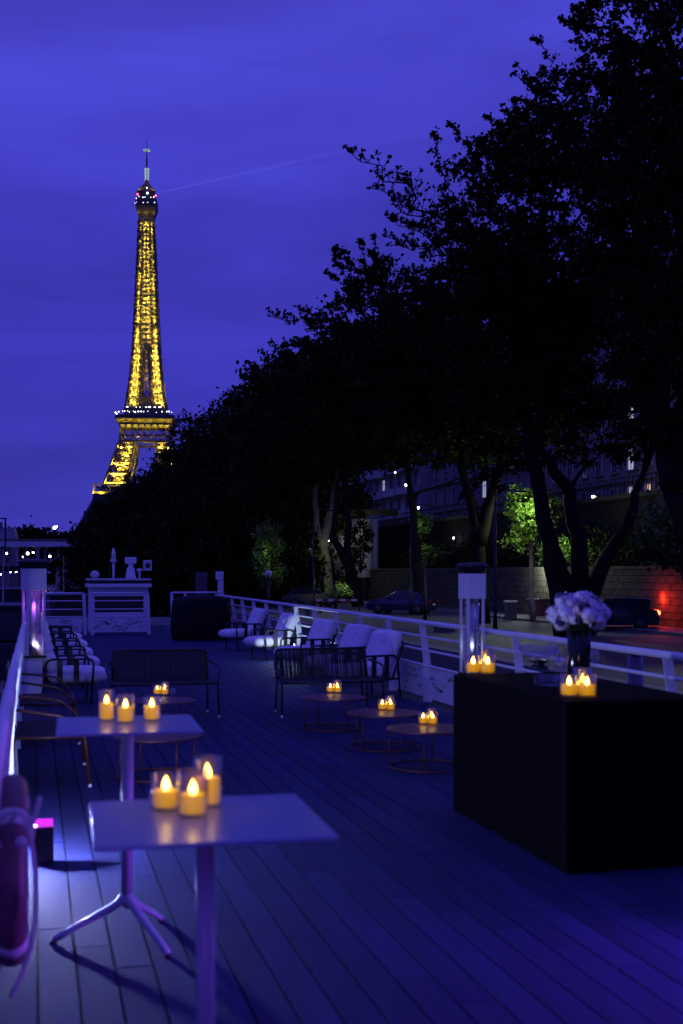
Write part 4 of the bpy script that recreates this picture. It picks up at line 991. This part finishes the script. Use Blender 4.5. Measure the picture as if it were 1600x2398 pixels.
cp = MB(); ppp = [at(px, py, Y) for px, py, Y in ((688, 1252, 128), (725, 1226, 117), (790, 1206, 108.5), (840, 1200, 103.6), (930, 1200, 103)) ]
for p, q_ in zip(ppp, ppp[1:]): cp.bar(p, q_, 1.4, .5)
cp.build('parapet', 'mortar', rm)
plight('ramp_light', at(838, 1240, 101.6), (.95, 1, .85), 85, .2)
plight('ramp_light', at(708, 1285, 117.5), (.95, 1, .85), 35, .2)
plight('ramp_light', at(800, 1262, 105.5), (.9, .95, 1), 30, .2)
plight('trunk_light', at(768, 1292, 95.6), (.9, 1, .6), 40, .2)
plight('trunk_light', at(742, 1370, 95.8), (.95, 1, .75), 20, .2)

# ---------------------------------------------------------------- buildings
def building(name, label, r, a0, a1, z0, nfl, fh, nb, m, style, lit=()):
    t = thing(name, label, 'building', B(r, a0, z0), YAW); L = a1-a0; H = nfl*fh
    MB().box((6.2, L/2, H/2), (12, L, H)).build('wall', m, t)
    bw_ = L/nb; pm_ = MB().box((0, 0, 0), (.06, bw_*.36, fh*.58)).mesh('window', 'pane'); sm_ = MB().box((0, 0, 0), (.22, bw_*.46, .14)).mesh('sill', m)
    frm = MB()
    for s in (-1, 1): frm.box((0, s*bw_*.19, 0), (.14, .12, fh*.62))
    frm.box((0, 0, fh*.30), (.14, bw_*.42, .14)); frm.box((-.02, 0, 0), (.05, .07, fh*.56)); frm.box((-.02, 0, fh*.1), (.05, bw_*.34, .06)); fm_ = frm.mesh('frame', 'facade2')
    for f in range(nfl):
        for b_ in range(nb):
            if style == 'modern' and False: continue
            y, z = bw_*(b_+.5), fh*(f+.52)
            o = bpy.data.objects.new('window', pm_); S.collection.objects.link(o); o.parent = t; o.location = (.19, y, z)
            if (f, b_) in lit: o.data = MB().box((0, 0, 0), (.07, bw_*.36, fh*.58)).mesh('window', lit[(f, b_)])
            for nm, me, loc in (('frame', fm_, (-.06, 0, 0)), ('sill', sm_, (-.10, 0, -fh*.32))):
                c = bpy.data.objects.new(nm, me); S.collection.objects.link(c); c.parent = o; c.location = loc
        if style == 'haussmann':
            MB().box((.0, L/2, fh*(f+1)-.1), (.7 if f in (1, 4) else .35, L, .22)).build('cornice', m, t)
        else:
            MB().box((-.35, L/2, fh*f+.25), (1.3, L, 1.0)).build('balcony_band', m, t)
    if style == 'haussmann':
        rf = MB(); rf.prism([(.3, H), (12, H), (10.5, H+4), (2.0, H+4)], 0, L, 'y'); rf.build('mansard_roof', 'roofzinc', t)
        for i in range(5): MB().box((7, L*(i+.5)/5, H+4.8), (1, 2.4, 2.6)).build('chimney', m, t)
    return t
building('apartment_building', 'blue-grey ornate stone apartment building seen between the trunks at right', 48, 76, 112, 6.2, 6, 3.4, 12, 'facade', 'haussmann', {(0, 4): 'litwindow', (0, 3): 'litwindow', (1, 3): 'litwindow2', (0, 5): 'litwindow2', (2, 5): 'litwindow2', (1, 5): 'litwindow2'})
building('apartment_building', 'pale banded modern apartment block behind the street lamps', 48, 150, 232, 6.2, 6, 3.1, 22, 'facade2', 'modern', {(2, 4): 'litwindow2', (1, 8): 'litwindow2'})
building('apartment_building', 'dim apartment building between the banded block and the ornate one', 49, 114, 148, 6.2, 5, 3.3, 10, 'facade', 'haussmann', {(1, 4): 'litwindow2'})
bx = thing('riverside_house', 'tiny pale house above the trees at the left edge', 'building', (at(-10, 1290, 480).x, 480, -4.5)); 
MB().box((0, 0, 8), (16, 10, 22)).build('wall', 'facade', bx); MB().prism([(-5, 19), (5, 19), (0, 24)], -8, 8).build('roof', 'roofzinc', bx)
for i in (-1, 1):
    for j in range(2): MB().box((4+i*2, -5.03, 15-j*4.0), (1.4, .1, 2.2)).build('window', 'pane', bx)
for i in (-3, 2): MB().box((i, 0, 24.5), (1.2, 1.2, 3)).build('chimney', 'facade', bx)
lp_ = at(13, 1214, 300); mb = MB(); mb.tube([(0, 0, -8), (0, 0, 0)], .22, 6); mb.bar((-2.2, 0, 0), (0.3, 0, 0), .3)
tag(mb.build('lamp_post', 'black'), 'thin dark lamp post standing against the sky at far left', 'lamp post').location = lp_

# ---------------------------------------------------------------- viaduct
vd = thing('viaduct_bridge', 'two level bridge with slim columns crossing the river at far left', 'bridge', (0, 356, 0))
MB().box((-115, 0, 10.0), (170, 5, 1.5)).build('upper_deck', 'whitedirty', vd); MB().box((-115, 0, 11.3), (170, 5.2, .35)).build('deck_rail', 'roofzinc', vd)
MB().box((-115, 2, 2.8), (170, 14, 1.6)).build('lower_deck', 'mortar', vd)
cm = MB(); cm.box((0, 0, 6.4), (.75, .75, 5.7)); cm.box((0, 0, 8.9), (1.4, 1.4, .6)); cme = cm.mesh('column', 'stone2')
for i in range(16):
    for yy in (-1.6, 3.2):
        o = bpy.data.objects.new('column', cme); S.collection.objects.link(o); o.parent = vd; o.location = ((141-i*48.5+(7 if yy > 0 else 0)-CX)/F*356, yy, 0)
pr = at(157, 1350, 354); MB().box((pr.x, -8, 1.0), (3.0, 4, 8.2), taper=.92).build('stone_pier', 'stone2', vd); MB().box((pr.x, -8, 5.4), (3.6, 4.6, .7)).build('pier_cap', 'stone2', vd)
for i in (1, 2, 3): MB().box((pr.x-i*31, 0, -.8), (5, 16, 6)).build('pier', 'mortar', vd)
k = 0
for px, py, r_ in ((16, 1296, .45), (65, 1296, .62), (78, 1294, .4), (117, 1303, .5), (54, 1304, .3), (38, 1339, .4), (52, 1341, .4), (107, 1347, .3), (25, 1340, .28), (2, 1345, .3), (128, 1236, .95), (133, 1233, .5), (141, 1300, .25)):
    Y = 372 if py > 1260 else 505
    o = MB().ball((0, 0, 0), r_*.72, 10, 6).build('distant_lamp', 'lampwhite', smooth=True); o.location = at(px, py, Y)
    where = {128: 'bright star like lamp above the far treeline', 133: 'small lamp just above the bright one over the treeline'}.get(px, ['small white lamp far left under the viaduct', 'brightest white lamp between the viaduct columns', 'faint lamp right of the brightest viaduct lamp', 'white lamp under the viaduct nearest its pier', 'tiny yellowish lamp low beside a viaduct column', 'white lamp low on the far bank beside the heater cap', 'second white lamp low on the far bank beside the heater', 'tiny lamp right of the heater head', 'tiny lamp low at the far left bank', 'tiny lamp at the left picture edge', '', '', 'tiny lamp at the last viaduct column'][k])
    tag(o, where, 'lamp', 'distant white lamps'); k += 1

# ---------------------------------------------------------------- street lamps on the upper street and quay
def street_lamp(label, px, py, Y, ground, m='lampwhite', r_=.22, light=0):
    p = at(px, py, Y); H = p.z-ground; t = thing('street_lamp', label, 'street lamp', (p.x, p.y, ground), 0, 'lit street lamps beyond the quay')
    MB().tube([(0, 0, 0), (0, 0, .8), (0, 0, H-r_)], [.11, .06, .045], 8).build('pole', 'black', t, True)
    MB().lathe([(r_*.45, H-r_), (r_, H+r_*.4), (r_*.8, H+r_*.7)], 10).build('lantern', m, t, True)
    MB().lathe([(r_*1.1, H+r_*.72), (r_*.5, H+r_*1.3), (0, H+r_*1.5)], 10).build('lamp_cap', 'black', t, True)
    if light: plight('street_lamp_light', (p.x, p.y-.6, p.z), (1, .9, .85), light, .2)
    return t
for a_ in ((703, 1206, 165, 6.2, 'white street lamp lowest of three rising behind the ramp'), (729, 1190, 155, 6.2, 'white street lamp middle of three rising behind the ramp'), (757, 1176, 145, 6.2, 'white street lamp highest of three rising behind the ramp'),
           (656, 1222, 175, 6.2, 'small street lamp left of the three behind the ramp'), (776, 1212, 112, 5.0, 'lamp at the top of the pale forked trunk'), (769, 1267, 108, 4.0, 'lamp on the ramp below the pale forked trunk')):
    street_lamp(a_[4], a_[0], a_[1], a_[2], a_[3], r_=.27 if a_[0] > 700 and a_[1] < 1210 else .2)
street_lamp('warm white street lamp in front of the ornate building', 1390, 1165, 96, 6.2, 'lampwarm', .20, 40)
street_lamp('lamp glowing inside the bright green young tree', 1245, 1193, 66, -.8, 'lampwarm', .12)
street_lamp('small lamp above the lit shop window at right', 1540, 1153, 92, 6.2, 'lampwarm', .12, 60)
street_lamp('tiny lamp high among leaves right of the ramp', 925, 1106, 130, 6.2, 'lampwhite', .12)
street_lamp('small lamp among leaves above the ramp end', 951, 1136, 125, 6.2, 'lampwhite', .14)
street_lamp('small lamp through the branches right of the ramp', 980, 1189, 120, 6.2, 'lampwhite', .12)
street_lamp('small cool lamp low among the dark trunks', 1063, 1260, 100, 2.0, 'lampwhite', .1)
gl_ = thing('globe_lamp', 'unlit globe lamp on a black pole beyond the quay side railing', 'lamp post', (*at(629, 1345, 60)[:2], -.8))
MB().tube([(0, 0, 0), (0, 0, 2.35)], .05, 8).build('pole', 'black', gl_, True); MB().ball((0, 0, 2.52), .17, 16, 10).build('globe', 'whitedirty', gl_, True)
def tall_post(label, px, Y, top, light=None, pw=0, dy=-8):
    x = (px-CX)/F*Y; t = thing('lamp_post', label, 'lamp post', (x, Y, -.8), 0, 'dark lamp posts on the quay'); H = top+.8
    MB().tube([(0, 0, 0), (0, 0, .9), (0, 0, H)], [.11, .07, .05], 8).build('pole', 'black', t, True)
    MB().tube(bez((0, 0, H), (0, 0, H+.5), (.5, .1, H+.6), (1.0, .1, H+.5), 6), .035, 6).build('arm', 'black', t, True)
    MB().box((1.15, .1, H+.45), (.55, .22, .10)).build('lamp_head', 'black', t, bevel=.02)
    if pw:
        MB().box((1.15, .1, H+.43), (.3, .12, .012)).build('lens', 'lampgold', t)
        plight('quay_lamp_light', (x+1.15, Y+.1, -.8+H+.36), (.95, 1.0, .74), pw, .12, spot=88, aim=(x+1.15, Y+dy, -.8), blend=1)
    return t
tall_post('black lamp post between the right heater and the waste bin', 1160, 55, 5.0, pw=850)
tall_post('slim pole right of the bowed tree, beyond the railing', 962, 74, 5.4, pw=160)
tall_post('thin pole at the dark car, beyond the railing', 996, 66, 2.4)
tall_post('black lamp post hidden among leaves at the right edge', 1640, 36, 5.6, pw=1000)
tall_post('lamp post by the striped barrier', 735, 80, 5.4, pw=480)

# ---------------------------------------------------------------- vehicles
def car(label, loc, rz, paint, tails=False, wagon=False):
    t = thing('parked_car', label, 'car', loc, rz, 'cars parked on the quay')      # length along local x, front at +x
    prof = [(-2.05, .28), (-2.10, .62), (-1.98, .92), (-1.70, 1.0), (-1.35 if not wagon else -1.75, 1.40 if wagon else 1.36), (-.9, 1.47), (.15, 1.45), (.85, 1.02), (1.75, .86), (2.08, .66), (2.12, .36), (1.9, .24), (-1.8, .24)]
    n = len(prof); mb = MB()
    for y, sc in ((-.84, .97), (-.60 if False else -.80, 1), (.80, 1), (.84, .97)):
        for x, z in prof:
            yy = y*(1-.20*max(0, (z-.9)/.55)); mb.v.append((x*sc, yy, .24+(z-.24)*(.985 if sc < 1 else 1)))
    for s in range(3):
        for i in range(n): j = (i+1) % n; mb.f.append((s*n+i, s*n+j, (s+1)*n+j, (s+1)*n+i))
    mb.f.append(tuple(range(n))[::-1]); mb.f.append(tuple(3*n+i for i in range(n))); mb.build('body', paint, t, False, .03)
    for s in (-1, 1):
        gw = MB(); pts = [(-1.30, 1.02), (-1.12, 1.34), (-.25, 1.38), (-.25, 1.0)] ; pts2 = [(-.17, 1.0), (-.17, 1.38), (.18, 1.36), (.68, 1.03)]
        for ps in (pts, pts2):
            gw = MB(); gw.add([(x, s*(.855*(1-.20*max(0, (z-.9)/.55))+.002), z) for x, z in ps], [(0, 1, 2, 3)]); gw.build('side_window', 'pane', t)
        for x in (-1.28, 1.30):
            w = MB(); w.v = []; w.tube([(x, s*.66, .31), (x, s*.85, .31)], .31, 20); wo_ = w.build('wheel', 'tyre', t, True)
            MB().tube([(x, s*.855, .31), (x, s*.862, .31)], .19, 16).build('rim', 'greybin', wo_, True)
        MB().box((2.09, s*.60, .66), (.08, .34, .13)).build('headlight', 'chrome', t, bevel=.02)
        MB().box((-2.09, s*.66, .80), (.08, .26, .16)).build('tail_light', 'redlens' if tails else 'signred', t, bevel=.02)
        MB().box((.62, s*.95, 1.0), (.12, .2, .12)).build('wing_mirror', paint, t, bevel=.02)
    gw = MB(); gw.add([(.20, -.62, 1.42), (.20, .62, 1.42), (.80, .72, 1.055), (.80, -.72, 1.055)], [(0, 1, 2, 3)]); gw.build('windscreen', 'pane', t)
    gw = MB(); gw.add([(-1.42, -.62, 1.38), (-1.42, .62, 1.38), (-1.76, .68, 1.03), (-1.76, -.68, 1.03)], [(3, 2, 1, 0)]); gw.build('rear_window', 'pane', t)
    MB().box((-2.13, 0, .62), (.02, .5, .12)).build('number_plate', 'signwhite', t)
    return t
p = at(1437, 1462, 54.5); car('dark car with its red tail light glowing on the stone wall', (p.x, 55.0, -.8), PI-R(12), 'carpaint', True, True)
plight('tail_light_glow', at(1540, 1412, 54.9), (1, .03, .01), 60, .08)
plight('tail_light_glow', at(1546, 1402, 55.85), (1, .03, .01), 85, .10)
p = at(942, 1432, 76); car('dark blue car half hidden behind a trunk beyond the railing', (p.x, 76, -.8), PI-R(25), 'carblue')
p = at(728, 1416, 92); car('dark parked car behind the striped barrier', (p.x, 92, -.8), R(8), 'carpaint')
# bins
wbn = thing('wheelie_bin', 'wheeled waste bin with a pale lamplit lid', 'bin', (*at(1196, 1447, 66)[:2], -.8), .1)
MB().box((0, 0, .50), (.55, .58, .92)).build('bin_body', 'greybin', wbn, bevel=.03); MB().box((0, -.02, 1.0), (.66, .66, .10)).build('lid', 'lidpale', wbn, bevel=.03)
for s in (-1, 1): MB().tube([(s*.27, .25, .1), (s*.31, .25, .1)], .10, 14).build('wheel', 'tyre', wbn, True)
def container(lb, px):
    c = thing('waste_container', lb, 'container', (*at(px, 1447, 67)[:2], -.8), .05, 'four wheeled waste containers')
    b_ = MB(); b_.add([(-.5, -.36, .18), (.5, -.36, .18), (.5, .36, .18), (-.5, .36, .18), (-.60, -.46, 1.05), (.60, -.46, 1.05), (.60, .46, 1.05), (-.60, .46, 1.05)], [(3, 2, 1, 0), (4, 5, 6, 7), (0, 1, 5, 4), (1, 2, 6, 5), (2, 3, 7, 6), (3, 0, 4, 7)]); b_.build('bin_body', 'greybin', c, bevel=.02)
    MB().box((0, 0, 1.10), (1.28, 1.0, .09)).build('lid', 'greybin', c, bevel=.03)
    for x in (-.42, .42): MB().tube([(x-.03, -.25, .09), (x+.03, -.25, .09)], .09, 12).build('wheel', 'tyre', c, True)
container('grey waste container left of the flowers, under the young green tree', 1262); container('grey waste container just left of the flower bouquet', 1296)
bb = thing('striped_barrier', 'raised horizontal red and white barrier boom beyond the railing', 'barrier', (*at(727, 1405, 72)[:2], -.8))
for i in range(8): MB().box((.18+i*.345, 0, .95), (.34, .07, .12)).build('boom_segment', 'signwhite' if i % 2 else 'signred', bb)
MB().box((-.15, 0, .5), (.3, .3, 1.0)).build('barrier_box', 'greybin', bb, bevel=.02); MB().box((2.9, 0, .42), (.08, .08, .85)).build('rest_post', 'black', bb)
bolf = None
for px, lb in ((752, 'left bollard beyond the railing, below the barrier'), (786, 'bollard right of the left one, joined by a chain'), (880, 'short thick bollard near the dark blue car')):
    p = at(px, 1432, 78); t = thing('bollard', lb, 'bollard', (p.x, 78, -.8), 0, 'black bollards on the quay'); MB().lathe([(.10, 0), (.10, .75), (.12, .78), (.12, .86), (0, .90)], 14).build('bollard_body', 'black', t, True)
a_, c_ = at(752, 1420, 78), at(786, 1420, 78); ch = MB(); ch.tube([a_.lerp(c_, i/10)-Vector((0, 0, .35*math.sin(i/10*PI))) for i in range(11)], .02, 5); tag(ch.build('chain', 'black'), 'slack chain hanging between two bollards beyond the railing', 'chain')
sb_ = MB().box((0, 0, .16), (.9, .5, .32)); tag(sb_.build('stone_mooring_block', 'kerb', bevel=.03), 'pale stone mooring block on the quay edge left of the right heater', 'block').location = (*at(1040, 1480, 53)[:2], -.8)
for px, Y, lb in ((1488, 22, 'mooring pile beyond the railing at the right edge'),):
    v = at(px, 1500, Y); mb = MB(); mb.tube([(0, 0, -3.5), (0, 0, .35)], .14, 16); mb.tube([(.0, 0, .35), (0, 0, .42)], .16, 16); tag(mb.build('mooring_pile', 'carblue', smooth=True), lb, 'pile').location = (v.x, Y, 0)

# ---------------------------------------------------------------- moored boats at left
def boat(lb, px, Y, L, rz, cab=True):
    x = (px-CX)/F*Y; t = thing('moored_boat', lb, 'boat', (x, Y, -3.0), rz, 'dark boats moored ahead')
    hb = MB(); st_ = [(-L/2, 1.6, 1.5), (-L/4, 2.1, 1.4), (L/8, 2.1, 1.5), (L*.36, 1.4, 1.8), (L/2, .1, 2.2)]
    for y, w, h_ in st_: hb.v += [(-w*.7, y, -.3), (-w, y, h_), (w, y, h_), (w*.7, y, -.3)]
    for i in range(4): a = i*4; b = a+4; hb.f += [(a, a+1, b+1, b), (a+1, a+2, b+2, b+1), (a+2, a+3, b+3, b+2), (a+3, a, b, b+3)]
    hb.f += [(3, 2, 1, 0), (16, 17, 18, 19)]; hb.build('hull', 'hull', t)
    MB().box((0, -L*.08, 2.3), (2.9, L*.42, 1.6)).build('cabin', 'hull', t, bevel=.05); MB().box((0, -L*.08, 3.16), (3.2, L*.46, .1)).build('cabin_roof', 'hull', t)
    for s in (-1, 1):
        for k in range(3): MB().box((s*1.46, -L*.2+k*L*.12, 2.5), (.03, L*.08, .6)).build('window', 'pane', t)
    MB().box((0, -L*.29-.0, 2.5), (2.2, .04, .7)).build('window', 'pane', t)
    MB().tube([(0, 0, 3.2), (0, .2, 6.0)], [.05, .02], 6).build('mast', 'chrome', t)
    return t
boat('dark boat moored ahead, nearest of those left of the heater', 8, 62, 13, YAW); boat('boat with pale cabin moored beyond the bow railing', 150, 90, 14, YAW+.1)
boat('farther dark boat moored at the left edge', 20, 120, 16, YAW+.05)
